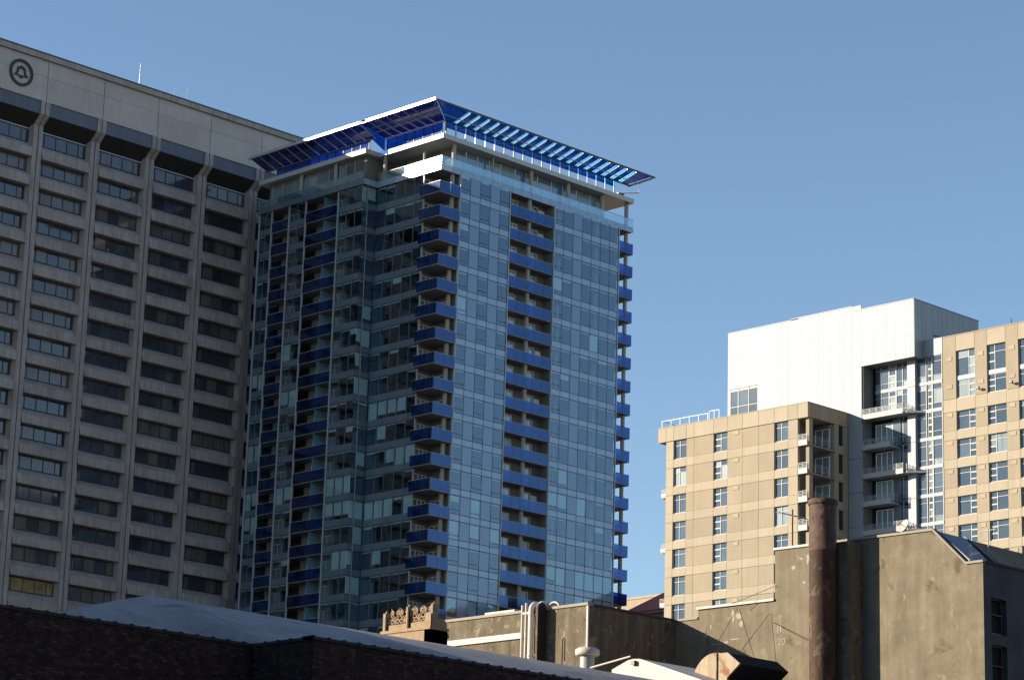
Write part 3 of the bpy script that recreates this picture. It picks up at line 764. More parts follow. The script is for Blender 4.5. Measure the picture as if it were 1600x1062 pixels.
# far side wall
fw = MB(); fw.box(XT + .30, XW, 184.96, 185.04, zbase, 61.8, 'tan_lo'); fw.build('side_wall', TB)
# corner recess: side wall with narrow windows, balconies
for k, z1 in enumerate(zr):
    z0 = z1 - 2.948
    wall.box(211.39, 212.05, YC, YC + .3, z0 + J, z1 + .08, 'tan_lo'); wall.box(212.86, XW - .03, YC, YC + .3, z0 + J, z1 + .08, 'tan_lo')
    wall.box(212.07, 212.84, YC + .002, YC + .3, z0 + J, z1 - 2.06, 'tan_lo')
    box('narrow_window', 212.05, 212.86, YC + .16, YC + .2, z1 - 2.06, z1 + .08, 'skylight', TB)
    # balcony in the corner
    zb_ = z1 - 2.87
    s = MB(); s.box(XT + .02, 211.36, YC + .02, 166.95, zb_, zb_ + .16, 'slab')
    o = s.build('balcony', TB)
    f_ = MB(); f_.box(XT - .03, XT + .02, YC + .1, 166.9, zb_ + .02, zb_ + .62, 'whitebar')
    for q in range(4): f_.box(XT - .02, XT + .01, YC + .1, 166.9, zb_ + .70 + q * .15, zb_ + .745 + q * .15, 'whitebar')
    for y in (YC + .1, 166.28, 166.85): f_.box(XT - .03, XT + .02, y, y + .05, zb_ + .62, zb_ + 1.2, 'whitebar')
    f_.build('white_railing', o)
    f_ = MB()
    for q in range(4): f_.box(208.1, 211.3, YC + .01, YC + .035, zb_ + .40 + q * .22, zb_ + .43 + q * .22, 'lightmetal')
    for x in (208.1, 209.2, 210.3, 211.27): f_.box(x, x + .05, YC, YC + .05, zb_ + .16, zb_ + 1.15, 'lightmetal')
    f_.build('grey_railing', o)
    door(o, 'x', 211.0, 166.0, 167.8, zb_ + .2, parts=2)
rc = MB(); rc.box(207.35, 207.95, YC + .12, YC + .55, G, 61.85, 'tan_lo'); rc.build('corner_column', TB)
lw_ = MB(); lw_.box(XT + .3, 211.0, 168.3, 168.5, zbase, 61.8, 'lining'); lw_.box(211.0, 211.4, YC + .3, 168.3, zbase, 61.8, 'lining'); lw_.box(XT + .3, XT + .36, 166.97, 168.3, zbase, 61.8, 'tan_lo'); lw_.build('recess_lining', TB)
core2 = None
# small balconies on the far side, every other floor
for z in (55.7, 49.75, 43.9):
    s = MB(); s.box(XT + .1, XT + 2.2, 185.06, 185.7, z, z + .15, 'whitebar'); o = s.build('balcony', TB)
    f_ = MB(); f_.box(XT + .05, XT + .1, 185.06, 185.72, z + .1, z + .5, 'whitebar')
    for q in range(3): f_.box(XT + .05, XT + .1, 185.06, 185.72, z + .60 + q * .14, z + .65 + q * .14, 'whitebar')
    f_.box(XT + .05, XT + .1, 185.66, 185.72, z + .5, z + .95, 'whitebar'); f_.build('white_railing', o)
# roof terrace railing
def rrail(ya, yb, z0, z1, n_):
    m_ = MB()
    for i in range(n_ + 1):
        y = ya + (yb - ya) * i / n_; m_.box(XT + .45, XT + .50, y - .025, y + .025, z0, z1, 'lightmetal')
    m_.box(XT + .44, XT + .51, min(ya, yb), max(ya, yb), z1, z1 + .05, 'lightmetal')
    m_.build('roof_railing', TB)
rrail(179.6, 186.1, 63.05, 64.24, 5); rrail(178.0, 179.4, 63.05, 64.42, 2)
m_ = MB(); m_.box(XT + .53, XT + 3, 186.04, 186.1, 64.24, 64.30, 'whitemetal'); m_.box(XT + 1.9, XT + 1.97, 186.03, 186.1, 63.3, 64.24, 'whitemetal'); m_.build('roof_railing', TB)
# white metal box
wbx = MB(); wbx.box(XW + .12, 225.0, 157.25, 182.0, 68.4, 74.0, 'black'); wbx.box(XW + .12, 225.0, 163.9, 182.0, G, 68.4, 'black'); wbx.build('box_core', TB)
yy = 182.11; i = 0
while yy > 157.16:
    wv = [1.27, .62, .95, 1.27, .45, 1.1][i % 6]; y0 = max(157.12, yy - wv)
    if y0 - 157.12 < .3: y0 = 157.12
    top = 74.68 if yy > 173.2 else (74.80 if yy > 165 else 74.28)
    segs = []
    if y0 >= 181.78 or yy <= 177.82: zlow = 62.0
    else: zlow = 68.34
    if y0 < 163.77: zlow = 68.15
    if zlow == 68.34: y0 = max(y0, 157.12)
    zm = 70.6 if i % 2 else 71.9
    if i in (0,):
        pass
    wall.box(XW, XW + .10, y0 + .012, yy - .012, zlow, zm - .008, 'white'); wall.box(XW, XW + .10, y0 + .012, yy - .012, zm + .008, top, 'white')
    yy = y0; i += 1
    if y0 <= 157.13: break
# lower strip of the white wall beside the recess down to the ground
for k in range(7):
    z1 = 62.0 - k * 3.6 ; wall.box(XW, XW + .10, 163.80, YC - .03, z1 - 3.58, z1 - .02, 'white')
box('lower_white_wall', XW, XW + .1, 163.8, YC, G, 62 - 7 * 3.6, 'white', TB)
# small gap fillers around the box window
for (a, b, c, d) in ((181.76, 182.10, 65.3, 68.34), (177.2, 177.84, 65.3, 68.34)): wall.box(XW + .001, XW + .101, a, b, c, d, 'white')
fr = MB()
for y in (181.72, 180.59, 179.11, 177.86): fr.box(XW - .02, XW + .08, y - .05, y + .05, 65.4, 68.3, 'whitebar')
for z in (65.42, 66.29, 68.05): fr.box(XW - .018, XW + .07, 177.86, 181.72, z - .04, z + .04, 'whitebar')
o = fr.build('window', TB)
for a, b in ((177.91, 179.06), (179.16, 180.54), (180.64, 181.67)):
    for c, d in ((65.46, 66.25), (66.33, 68.0), (68.1, 68.3)): box('window_pane', XW + .03, XW + .05, a, b, c, d, 'tglass' if d < 68.1 else 'whitebar', o)
# box right side (shaded metal cladding) with ribs, far face and soffit
xx = XW + .0; i = 0; cutx = [213.65, 214.3, 214.95, 215.6, 216.9, 217.9, 218.5, 219.3, 220.6, 221.5, 222.2, 223.4, 224.2, 225.05]
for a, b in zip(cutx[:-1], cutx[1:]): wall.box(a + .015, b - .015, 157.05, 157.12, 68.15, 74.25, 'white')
box('box_soffit', XW + .1, 222, 157.2, 163.8, 68.12, 68.22, 'lining', TB)
cp = MB(); cp.box(XW - .04, XW + .3, 173.27, 182.15, 74.68, 74.76, 'white'); cp.box(XW - .04, XW + .3, 165.0, 173.27, 74.80, 74.88, 'white'); cp.box(XW - .04, XW + .3, 157.05, 165.0, 74.28, 74.36, 'white'); cp.box(XW + .3, 225.1, 157.0, 157.3, 74.27, 74.35, 'white'); cp.build('coping', TB)
box('box_roof', XW + .3, 225, 157.3, 182.0, 74.0, 74.2, 'slab', TB); box('box_far_wall', XW + .1, 225.0, 182.0, 182.1, G, 74.6, 'white', TB); box('box_rear_wall', 225.0, 225.08, 157.1, 182.1, 60, 74.2, 'white', TB)
# recess back wall, strip windows and tan wing at XR
core = MB(); core.box(XR + .30, 228, 128.0, 163.8, G, 69.6, 'black'); core.box(XR, XR + .3, 128.0, 163.1, G, 36.0, 'tan_lo'); core.build('wing_core', TB)
rw = MB(); rw.box(XW + .12, XR + .3, 163.72, 163.80, G, 68.15, 'lining'); rw.build('recess_side_wall', TB)
P0, PS = 68.28, 2.93
spans = [(163.17, 162.50, 0), (162.42, 161.50, 1), (161.42, 160.55, 2), (160.45, 159.74, 3), (159.66, 158.85, 4), (157.81, 156.76, 5), (156.50, 155.98, 6), (155.82, 154.78, 7)]
for k in range(9):
    zt = P0 - k * PS
    rows = [(zt - .55, zt - .03), (zt - 2.0, zt - .60), (zt - 2.58, zt - 2.05)]
    strip = MB()
    for (b, a, c) in spans:
        if k > 1 and c in (0, 1, 2): continue
        narrow = c in (2, 6)
        strip.box(XR, XR + .12, a - .09, a, zt - 2.6, zt, 'whitebar')
        rr = rows if not narrow else [(zt - .52, zt - .06), (zt - 1.22, zt - .70), (zt - 1.92, zt - 1.40), (zt - 2.56, zt - 2.1)]
        for (c0, c1) in rr:
            tp.box(XR + .06, XR + .08, a + (.06 if narrow else .01), b - (.06 if narrow else .01), c0, c1, 'curtain' if random.random() < .25 else 'tglass')
        for q in range(len(rr) - 1): strip.box(XR + .001, XR + .12, a, b, rr[q + 1][1], rr[q][0], 'whitebar')
        strip.box(XR + .001, XR + .12, a, b, rr[0][1], zt, 'whitebar')
        strip.box(XR + .001, XR + .12, a, b, zt - 2.62, rr[-1][0], 'whitebar')
        if narrow: strip.box(XR + .002, XR + .1, a, a + .06, zt - 2.6, zt, 'whitebar'); strip.box(XR + .002, XR + .1, b - .06, b, zt - 2.6, zt, 'whitebar')
    strip.build('window_strip', TB)
    sp_ = MB(); sp_.box(XR - .03, XR + .1, 154.70, 157.82, zt - PS, zt - 2.63, 'white')
    if k <= 1: sp_.box(XR - .03, XR + .1, 158.84, 163.18, zt - PS, zt - 2.63, 'white')
    sp_.build('spandrel', TB)
    # proud white pier between recess and strip
    wall.box(214.75, XR + .12, 157.84, 158.82, zt - PS + .02, zt - .02 if k else 68.1, 'white')
# white cap over the strip
box('white_cap', XR - .02, XR + .3, 154.66, 157.08, 68.33, 70.0, 'white', TB)
# glassy corner rooms behind the lower balconies
gr = MB()
gr.box(XR + .02, XR + .1, 158.84, 163.7, G, 62.35, 'skylight'); gr.build('recess_glass_wall', TB)
for k in range(6):
    zt = 62.4 - 3.0 * k
    door(TB, 'x', XR + .0, 161.0, 163.1, zt - 2.9, h=2.5, parts=3)
    box('wall_panel', XR - .06, XR + .01, 159.95, 160.95, zt - 2.95, zt - .1, 'gsl', TB)
# balconies of the recess: alternately long and short
for k, (z, ye) in enumerate(((62.42, 158.63), (59.17, 160.2), (56.14, 158.63), (53.23, 160.2), (50.2, 158.63), (47.2, 160.2))):
    s = MB(); s.box(XW + .02, XR + .0, ye + .02, 163.70, z, z + .16, 'whitebar'); o = s.build('balcony', TB)
    f_ = MB(); f_.box(XW - .02, XW + .02, ye, 163.78, z, z + .55, 'whitebar')
    for q in range(4): f_.box(XW - .01, XW + .01, ye, 163.78, z + .64 + q * .13, z + .68 + q * .13, 'whitebar')
    npst = 6 if k % 2 == 0 else 4
    for i in range(npst + 1):
        y = ye + (163.7 - ye) * i / npst; f_.box(XW - .02, XW + .02, y - .03 + (.03 if i == 0 else 0), y + .03, z + .55, z + 1.12, 'whitebar')
    f_.build('white_railing', o)
    f_ = MB()
    for q in range(4): f_.box(XW + .03, XR - .4, ye, ye + .03, z + .45 + q * .18, z + .49 + q * .18, 'lightmetal')
    for x in (XW + .6, XW + 1.1): f_.box(x, x + .05, ye - .01, ye + .04, z + .16, z + 1.1, 'lightmetal')
    f_.build('grey_railing', o)
    if k % 2 == 0:
        l_ = MB(); l_.prism([(213.9, 158.60), (213.9, 158.3), (215.1, 156.8), (215.1, 157.80), (214.70, 157.80), (214.70, 158.60)], 'z', z + .05, z + .25, 'whitebar'); l_.build('balcony_ledge', o)
    
# tan wing panels
tj = [154.62, 152.98, 150.69, 149.19, 146.95, 145.44, 143.2, 141.6, 139.3, 137.8, 135.5, 134, 131.8, 130.3, 128.1]
gz = [62.06, 59.13, 56.20, 53.27, 50.34, 47.41, 44.48, 41.55, 38.62]
for i in range(len(tj) - 1):
    b, a = tj[i], tj[i + 1]
    if i % 2 == 1:
        cols = [a + (b - a) * (.36 if (i // 2) % 2 == 0 else .63)]
        ls = 0 if (i // 2) % 2 == 0 else 1
        win(TB, 'x', XR, a, b, 65.66, 68.33, cols, ls); win(TB, 'x', XR, a, b, 63.40, 65.30, cols, ls)
        box('white_spandrel', XR + .14, XR + .3, a, b, 65.30, 65.66, 'white', TB)
        wall.box(XR, XR + .3, a + J, b - J, 68.36, 70.0, 'tan_hi'); wall.box(XR, XR + .3, a + J, b - J, 62.08, 63.38, 'tan_hi')
    else:
        wall.box(XR, XR + .3, a + J, b - J, 63.42, 70.0, 'tan_lo'); wall.box(XR, XR + .3, a + J, b - J, 62.08, 63.38, 'tan_hi')
        for zv in (67.9, 65.0):
            v_ = MB(); v_.box(XR - .05, XR, (a + b) / 2 - .33, (a + b) / 2 + .33, zv - .5, zv - .08, 'tan_hi'); v_.build('vent_cover', TB)
    for z1 in gz:
        if i % 2 == 1:
            win(TB, 'x', XR, a, b, z1 - 1.98, z1, cols, ls)
            wall.box(XR, XR + .3, a + J, b - J, z1 - 2.93 + J, z1 - 1.99, 'tan_hi')
        else:
            wall.box(XR, XR + .3, a + J, b - J, z1 - 1.98, z1 - J, 'tan_lo'); wall.box(XR, XR + .3, a + J, b - J, z1 - 2.93 + J, z1 - 2.0, 'tan_hi')
            if z1 > 44: v_ = MB(); v_.box(XR - .05, XR, (a + b) / 2 - .33, (a + b) / 2 + .33, z1 - .52, z1 - .12, 'tan_hi'); v_.build('vent_cover', TB)
box('coping', XR - .05, XR + .5, 128.1, 154.64, 70.0, 70.08, 'tan_hi', TB); box('coping', XR - .04, XR + .5, 154.66, 157.1, 70.01, 70.09, 'white', TB)
box('wing_roof', XR + .3, 228, 128.1, 157.0, 69.6, 69.8, 'slab', TB)
for (y, z) in ((150.1, 63.9), (146.1, 63.9)):
    fl = MB(); fl.tube([(XR, y, z), (XR - .35, y, z + .05)], .05, 'darkmetal', 6); fl.box(XR - .55, XR - .3, y - .2, y + .14, z - .02, z + .2, 'darkmetal'); fl.build('floodlight', TB)
wall.flush(); tp.flush()
lp = MB(); lp.tube([(XR + .6, 155.3, 70.05), (XR + .6, 155.3, 70.35), (XR + .2, 155.9, 70.5)], .06, 'darkmetal', 6); tag(lp.build('roof_lamp'), 'small dark lamp arm on the parapet below the white metal box', 'lamp')
mast(XR + .6, 146.6, 70.08, .85, .07, 'short dark pipe standing on the tan wing parapet at the right edge', mat='darkmetal')

# ================================================================== FAR BUILDINGS between the towers
fb = MB(); fb.box(300, 330, 250, 305, G, 65.4, 'faraway'); fb.box(299.9, 330.1, 249.9, 305.1, 65.4, 65.8, 'tan_hi')
tag(fb.build('stone_building'), 'pale stone building top seen far behind between the glass tower and tan building', 'building')
RB = thing('red_roofed_building', (240, 208, G), 'low building with dark red sloping roof beside the foot of the tan building', 'building')
b_ = MB(); b_.box(240, 254, 196, 219.4, G, 50.2, 'faraway'); b_.build('wall', RB)
rf = MB()
v = [(239.2, 195, 50.6), (239.2, 220.9, 50.6), (255, 220.9, 50.6), (255, 195, 50.6), (246, 203, 55.6), (246, 214.5, 55.6)]
rf.add(v, [(0, 1, 5, 4), (1, 2, 5), (2, 3, 4, 5), (3, 0, 4), (3, 2, 1, 0)], 'redroof'); rf.build('roof', RB)
box('gutter', 239.05, 239.2, 195, 220.7, 50.2, 50.42, 'coping', RB)
# brown block out to the right, mirrored in the lower panes of the glass tower
BB = thing('brown_building', (292, 120, G), 'brown block outside the right edge whose reflection darkens the low panes of the glass tower', 'building')
b_ = MB(); b_.box(292, 330, 112, 136, G, 66, 'brownwall'); b_.build('wall', BB)
for i in range(8):
    for k in range(9): box('window', 294 + i * 4.4, 296.4 + i * 4.4, 135.98, 136.06, 30 + k * 3.9, 32.2 + k * 3.9, 'tglass', BB)

# unseen blocks behind and beside the camera, added to block low sky and sun
def block(x0, x1, y0, y1, h, label):
    B_ = thing('unseen_block', (x0, y0, G), label, 'building')
    m_ = MB(); m_.box(x0, x1, y0, y1, G, h, 'brownwall'); m_.build('wall', B_)
    m_ = MB()
    k = 0
    for z in range(4, int(h) - 3, 4):
        x = x0 + 2
        while x < x1 - 3: m_.box(x, x + 1.6, y1 - .02, y1 + .05, z, z + 2.0, 'tglass'); x += 3.6
        y = y0 + 2
        while y < y1 - 3: m_.box(x1 - .02, x1 + .05, y, y + 1.6, z, z + 2.0, 'tglass'); m_.box(x0 - .05, x0 + .02, y, y + 1.6, z, z + 2.0, 'tglass'); y += 3.6
    tag(m_.build('window', B_), kind='stuff')
block(22, 170, -62, -14, 44, 'long unseen brick block added right of the view to cut low sky light')
block(8, 32, 66, 94, 27, 'brick block just outside the left edge that shades the grey membrane roof')
block(-75, -16, -62, 62, 46, 'tall unseen brick block added behind the viewer to cut low sky light')

# ================================================================== STUCCO BUILDING (right foreground)
SB = thing('stucco_building', (88.85, 62, G), 'old tan stucco building with stepped walls and a sloping skylight on the right', 'building')
XP, YN, YL, XL = 88.85, 61.98, 78.70, 83.07
m_ = MB()
m_.prism([(YL, G), (YL, 18.12), (77.36, 18.12), (77.36, 18.54), (72.94, 18.54), (72.94, 20.76), (64.48, 20.70), (62.80, 19.12), (62.30, 19.12), (62.30, G)], 'x', XP, 96.0, 'stucco')
m_.build('wall', SB)
# front face, pieced round two window openings
m_ = MB()
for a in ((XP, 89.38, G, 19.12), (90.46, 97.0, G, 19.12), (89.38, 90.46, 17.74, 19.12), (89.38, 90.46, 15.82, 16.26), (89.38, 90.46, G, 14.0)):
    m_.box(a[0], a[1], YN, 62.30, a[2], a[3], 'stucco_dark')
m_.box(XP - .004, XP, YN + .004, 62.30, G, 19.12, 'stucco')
m_.build('front_wall', SB)
box('opening_void', 89.2, 90.6, 62.305, 62.5, 13.8, 17.9, 'black', SB)
for z0, z1 in ((16.26, 17.74), (14.0, 15.82)):
    f_ = MB(); f_.box(89.38, 90.46, 62.12, 62.2, z0, z0 + .07, 'darkmetal'); f_.box(89.38, 90.46, 62.12, 62.2, z1 - .05, z1, 'darkmetal')
    f_.box(89.38, 89.44, 62.12, 62.2, z0, z1, 'darkmetal'); f_.box(90.26, 90.32, 62.12, 62.2, z0, z1, 'darkmetal'); f_.box(89.4, 90.3, 62.1, 62.18, (z0 + z1) / 2 + .05, (z0 + z1) / 2 + .10, 'stucco_grey')
    o = f_.build('window', SB); box('window_pane', 89.44, 90.26, 62.21, 62.22, z0 + .07, z1 - .05, 'black', o)
def cop(name, pts, x0, x1, parent, mat='coping'):
    """coping following a profile of (y,z) points"""
    m_ = MB(); th = .10
    for (a, b) in zip(pts[:-1], pts[1:]):
        (ya, za), (yb, zb) = a, b
        m_.hexa([(x0, ya, za), (x1, ya, za), (x1, yb, zb), (x0, yb, zb)], [(x0, ya, za + th), (x1, ya, za + th), (x1, yb, zb + th), (x0, yb, zb + th)], mat)
    return m_.build(name, parent)
cop('coping', [(YL, 18.12), (77.37, 18.12)], XP - .06, XP + .45, SB)
cop('coping', [(77.42, 18.54), (72.95, 18.54)], XP - .10, XP + .45, SB, 'whitepaint')
cop('coping', [(72.98, 20.77), (71.0, 20.75)], XP - .08, XP + .45, SB, 'whitepaint')
cop('coping', [(70.98, 20.75), (64.46, 20.70), (62.80, 19.12), (61.95, 19.12)], XP - .07, XP + .12, SB)
box('corner_flashing', XP + .12, 97.0, YN - .05, YN + .35, 19.12, 19.22, 'tile', SB)
sk = MB(); sk.hexa([(89.05, 64.40, 20.62), (91.1, 64.40, 20.62), (91.1, 62.75, 19.14), (89.05, 62.75, 19.14)], [(89.05, 64.38, 20.70), (91.1, 64.38, 20.70), (91.1, 62.70, 19.2), (89.05, 62.70, 19.2)], 'skylight'); sk.build('skylight', SB)
for x in (88.98, 91.1):
    sk = MB(); sk.hexa([(x, 64.5, 20.66), (x + .09, 64.5, 20.66), (x + .09, 62.72, 19.16), (x, 62.72, 19.16)], [(x, 64.5, 20.84), (x + .09, 64.5, 20.84), (x + .09, 62.72, 19.34), (x, 62.72, 19.34)], 'darkmetal'); sk.build('skylight_curb', SB)
rb_ = MB(); rb_.hexa([(91.2, 64.4, 20.0), (96, 64.4, 20.0), (96, 62.35, 19.0), (91.2, 62.35, 19.0)], [(91.2, 64.4, 20.05), (96, 64.4, 20.05), (96, 62.35, 19.05), (91.2, 62.35, 19.05)], 'tile'); rb_.build('roof', SB)
# lower block to the left
m_ = MB(); m_.box(XL, XP, YL, 88.6, G, 18.12, 'stucco_grey'); m_.build('low_block_wall', SB)
m_ = MB(); m_.box(XL - .07, XL + .3, YL - .05, 88.6, 18.12, 18.24, 'coping'); m_.build('coping', SB)
m_ = MB(); m_.box(XL + .3, XP - .08, YL - .05, YL + .3, 18.12, 18.22, 'tile'); m_.build('coping', SB)
box('corner_trim', XL - .03, XL + .05, YL - .03, YL + .06, 15.0, 18.12, 'whitepaint', SB)
m_ = MB(); m_.box(XL - .10, XL, 82.1, 88.6, 16.98, 17.24, 'whitepaint'); m_.build('white_band', SB)
box('roof_curb', XL + .35, XL + 1.0, 83.6, 85.5, 18.24, 18.42, 'whitepaint', SB)
# plaster drips and painted numbers on the wall
def text(body, x, y, z, size, face, name, mat='chalk'):
    cu = bpy.data.curves.new(name, 'FONT'); cu.body = body; cu.size = size; cu.extrude = .004
    o = bpy.data.objects.new(name + '_tmp', cu); COL.objects.link(o)
    bpy.context.view_layer.update()
    me = bpy.data.meshes.new_from_object(o.evaluated_get(bpy.context.evaluated_depsgraph_get()))
    bpy.data.objects.remove(o)
    me.materials.clear(); me.materials.append(M[mat])
    R_ = Matrix(((0, 0, -1), (-1, 0, 0), (0, 1, 0))) if face == '-x' else Matrix(((1, 0, 0), (0, 0, -1), (0, 1, 0)))
    me.transform(R_.to_4x4())
    ob = bpy.data.objects.new(name, me); place(ob, (x, y, z), SB); return ob
text('20', XP - .012, 72.75, 16.58, .42, '-x', 'painted_number')
text('oo', XP - .012, 71.75, 16.50, .32, '-x', 'painted_number')
text('D0', 84.83, YL - .012, 17.72, .30, '-y', 'painted_number', 'stucco_grey')
ps = MB()
for (y, z, h, wd) in ((75.3, 18.1, .62, .10), (75.0, 18.05, .30, .22), (74.85, 17.7, .34, .12), (72.6, 17.3, .5, .04), (72.75, 17.25, .55, .03), (76.6, 17.7, .3, .05), (75.2, 17.05, .06, .30), (76.2, 16.9, .06, .42), (75.7, 16.95, .10, .15), (76.9, 17.35, .14, .1), (71.9, 19.9, .16, .14), (71.3, 19.2, .12, .10), (71.1, 20.2, .5, .1), (71.45, 20.25, .12, .1)):
    n = 9; c = []
    for i in range(n):
        a = 2 * math.pi * i / n; q = random.uniform(.6, 1.15); c.append((y + wd * q * math.cos(a), z + h * .5 * q * math.sin(a)))
    ps.prism(c, 'x', XP - .008, XP - .001, 'chalk')
ps.build('plaster_patches', SB)
# guy wires
for (a, b) in (((XP - .05, 73.2, 18.0), (XP - 2.2, 74.6, 14.6)), ((XP - .05, 75.0, 18.4), (XP - 2.6, 75.5, 14.6)), ((XP - .05, 72.8, 19.2), (XP - .6, 74.9, 18.5)), ((XP - .05, 73.0, 17.6), (XP - .3, 70.9, 16.6))):
    m_ = MB(); m_.tube([a, b], .012, 'cable', 5); m_.build('cable', SB)

# smokestack
cs = MB(); sx, sy, sr = 87.55, 69.25, .585
cs.tube([(sx, sy, G), (sx, sy, 20.1), (sx, sy, 20.12), (sx, sy, 20.2), (sx, sy, 20.22), (sx, sy, 22.10)], [sr, sr, sr + .02, sr + .02, sr, sr], 'rust', 40, False)
SK = thing('smokestack', (sx, sy, G), 'tall round rusty steel smokestack standing in front of the stucco wall', 'chimney')
cs.build('pipe', SK)
rm = MB(); rm.tube([(sx, sy, 22.10), (sx, sy, 22.13), (sx, sy, 22.2), (sx, sy, 22.32), (sx, sy, 22.36)], [sr, sr + .04, sr + .06, sr + .06, sr + .02], 'rust', 40, False); rm.tube([(sx, sy, 22.2), (sx, sy, 22.3)], sr - .04, 'black', 24); rm.build('rim', SK)

box('added_shadow_box', 87.95, 88.84, 68.15, 69.45, G, 20.55, 'stucco_grey', SB)  # box added behind the stack to widen its dark shadow
# dish, yagi antenna
DS = thing('satellite_dish', (89.0, 66.1, 20.8), 'cream satellite dish on the coping of the stucco gable', 'dish')
d_ = MB(); n = 20; rings = [(0, 0), (.12, .02), (.22, .06), (.30, .12)]
fx = Vector((-.86, .30, .40)).normalized(); ax = fx.cross(Vector((0, 0, 1))).normalized(); ay = ax.cross(fx)
cc = Vector((89.1, 66.05, 21.08)); v = []; f = []
for (r_, dd) in rings:
    for k in range(n):
        a = 2 * math.pi * k / n; v.append(cc + fx * dd + (ax * math.cos(a) + ay * math.sin(a)) * r_)
for i in range(len(rings) - 1):
    for k in range(n): f.append((i * n + k, i * n + (k + 1) % n, (i + 1) * n + (k + 1) % n, (i + 1) * n + k))
d_.add(v, f, 'whitepaint', True); d_.build('dish', DS)
d_ = MB(); d_.tube([(89.15, 66.1, 20.79), (89.15, 66.1, 21.08)], .03, 'lightmetal', 6); d_.tube([tuple(cc), tuple(cc + fx * .35)], .015, 'darkmetal', 5); d_.build('bracket', DS)
ya = MB(); ya.tube([(89.1, 72.16, 18.6), (89.1, 72.16, 22.55)], .035, 'cable', 6)
ya.tube([(89.1, 72.9, 22.5), (89.1, 71.4, 22.05)], .03, 'cable', 6)
for i in range(5): y = 72.8 - i * .3; ya.tube([(88.75, y, 22.45 - i * .09), (89.45, y, 22.45 - i * .09)], .014, 'lightmetal', 5)
tag(ya.build('television_antenna', None, (89.1, 72.16, 18.6)), 'old television antenna with a crossbar left of the smokestack', 'antenna')
yb = MB(); yb.tube([(92.0, 63.9, 20.0), (92.0, 63.9, 21.2)], .025, 'lightmetal', 6); yb.tube([(92.0, 64.4, 21.1), (92.0, 63.5, 21.15)], .02, 'lightmetal', 6)
for i in range(3): yb.tube([(92.0, 64.3 - i * .35, 20.9), (92.0, 64.3 - i * .35, 21.3)], .014, 'lightmetal', 5)
tag(yb.build('television_antenna', None, (92.0, 63.9, 20.0)), 'small pale rooftop antenna behind the skylight', 'antenna')

# duct pair, pipes and dark stack over the low block
PD = thing('duct_pair', (83.0, 81.7, 12.0), 'two thick white ducts bent over the stucco parapet', 'duct')
for y in (81.98, 81.50):
    m_ = MB(); pth = [(82.86, y, 13.0), (82.86, y, 18.15)]
    for i in range(1, 9): a = math.pi * i / 8 * .5; pth.append((82.86 + .30 * (1 - math.cos(a)), y, 18.15 + .30 * math.sin(a)))
    pth.append((84.2, y, 18.46)); m_.tube(pth, .125, 'whitepaint', 14); m_.build('duct', PD)
    for z in (14.6, 16.1, 17.9): m_ = MB(); m_.tube([(82.86, y, z), (82.86, y, z + .06)], .145, 'whitepaint', 14); m_.build('band', PD)
PP = thing('white_pipes', (82.95, 82.5, 12.0), 'two thin white pipes standing left of the thick white ducts', 'pipe')
for y, z in ((82.60, 18.44), (82.36, 18.52)):
    m_ = MB(); m_.tube([(82.93, y, 13.0), (82.93, y, z)], .055, 'whitepaint', 10); m_.build('pipe', PP)
m_ = MB(); m_.box(82.9, 83.3, 82.0, 82.62, 18.02, 18.12, 'whitepaint'); m_.build('bracket', PP)
ST = thing('vent_stack', (83.6, 81.0, 12.0), 'dark round topped vent stack behind the white ducts', 'vent')
m_ = MB(); m_.prism([(82.50, 12), (83.02, 12), (83.02, 18.2), (82.92, 18.36), (82.76, 18.42), (82.60, 18.36), (82.50, 18.2)], 'y', 81.18, 81.30, 'soffit'); m_.box(82.47, 82.50, 81.18, 81.30, 12, 18.2, 'rust'); m_.build('pipe', ST)  # front shade put into the dark colour; rust strip is the lit side
m_ = MB(); m_.tube([(83.25, 80.95 + .36 * math.cos(a / 10 * math.pi), 18.12 + .36 * math.sin(a / 10 * math.pi)) for a in range(11)], .045, 'whitepaint', 8); m_.build('guard_hoop', ST)
MV = thing('mushroom_vent', (78.0, 73.88, 13.5), 'squat galvanised mushroom vent behind the grey roof', 'vent')
m_ = MB(); m_.tube([(78, 73.88, 13.5), (78, 73.88, 14.98)], .30, 'lightmetal', 20); m_.build('neck', MV)
m_ = MB(); m_.tube([(78, 73.88, 14.92), (78, 73.88, 14.96), (78, 73.88, 15.16), (78, 73.88, 15.24)], [.44, .50, .50, .38], 'whitepaint', 24); m_.build('cap', MV)
m_ = MB(); m_.tube([(79, 76.28, 14.0), (79, 76.28, 15.92), (79, 76.22, 15.98), (79, 76.14, 15.92), (79, 76.14, 15.0)], .03, 'rust', 7)
tag(m_.build('conduit', None, (79, 76.28, 14.0)), 'thin rusty hooked conduit left of the mushroom vent', 'pipe')
# cream roof end
WG = thing('shed', (78.0, 70, G), 'low shed with cream painted end below the dark stucco wall', 'shed')
m_ = MB(); m_.prism([(72.50, 14.26), (71.50, 14.62), (70.97, 14.58), (66.0, 12.95), (66.0, 9), (72.5, 9)], 'x', 78.0, 82.0, 'whitepaint'); m_.build('end_wall', WG)
m_ = MB(); m_.tube([(77.9, 74.0, 14.35), (77.9, 71.4, 14.70)], .04, 'whitepaint', 8); m_.build('pipe', WG)
m_ = MB(); m_.box(77.85, 78.0, 71.15, 71.35, 14.35, 14.52, 'darkmetal'); m_.build('bracket', WG)
# big stained hood
DH = thing('exhaust_hood', (80.0, 68.6, 12.0), 'large stained round duct hood with its shaded side coloured black below the smokestack', 'duct')
cy, cz, rr_ = 68.72, 13.58, 1.30
circ = [(cy + rr_ * .92 * math.cos(a), cz + rr_ * math.sin(a)) for a in [math.radians(95 + 8 * q) for q in range(23)]]
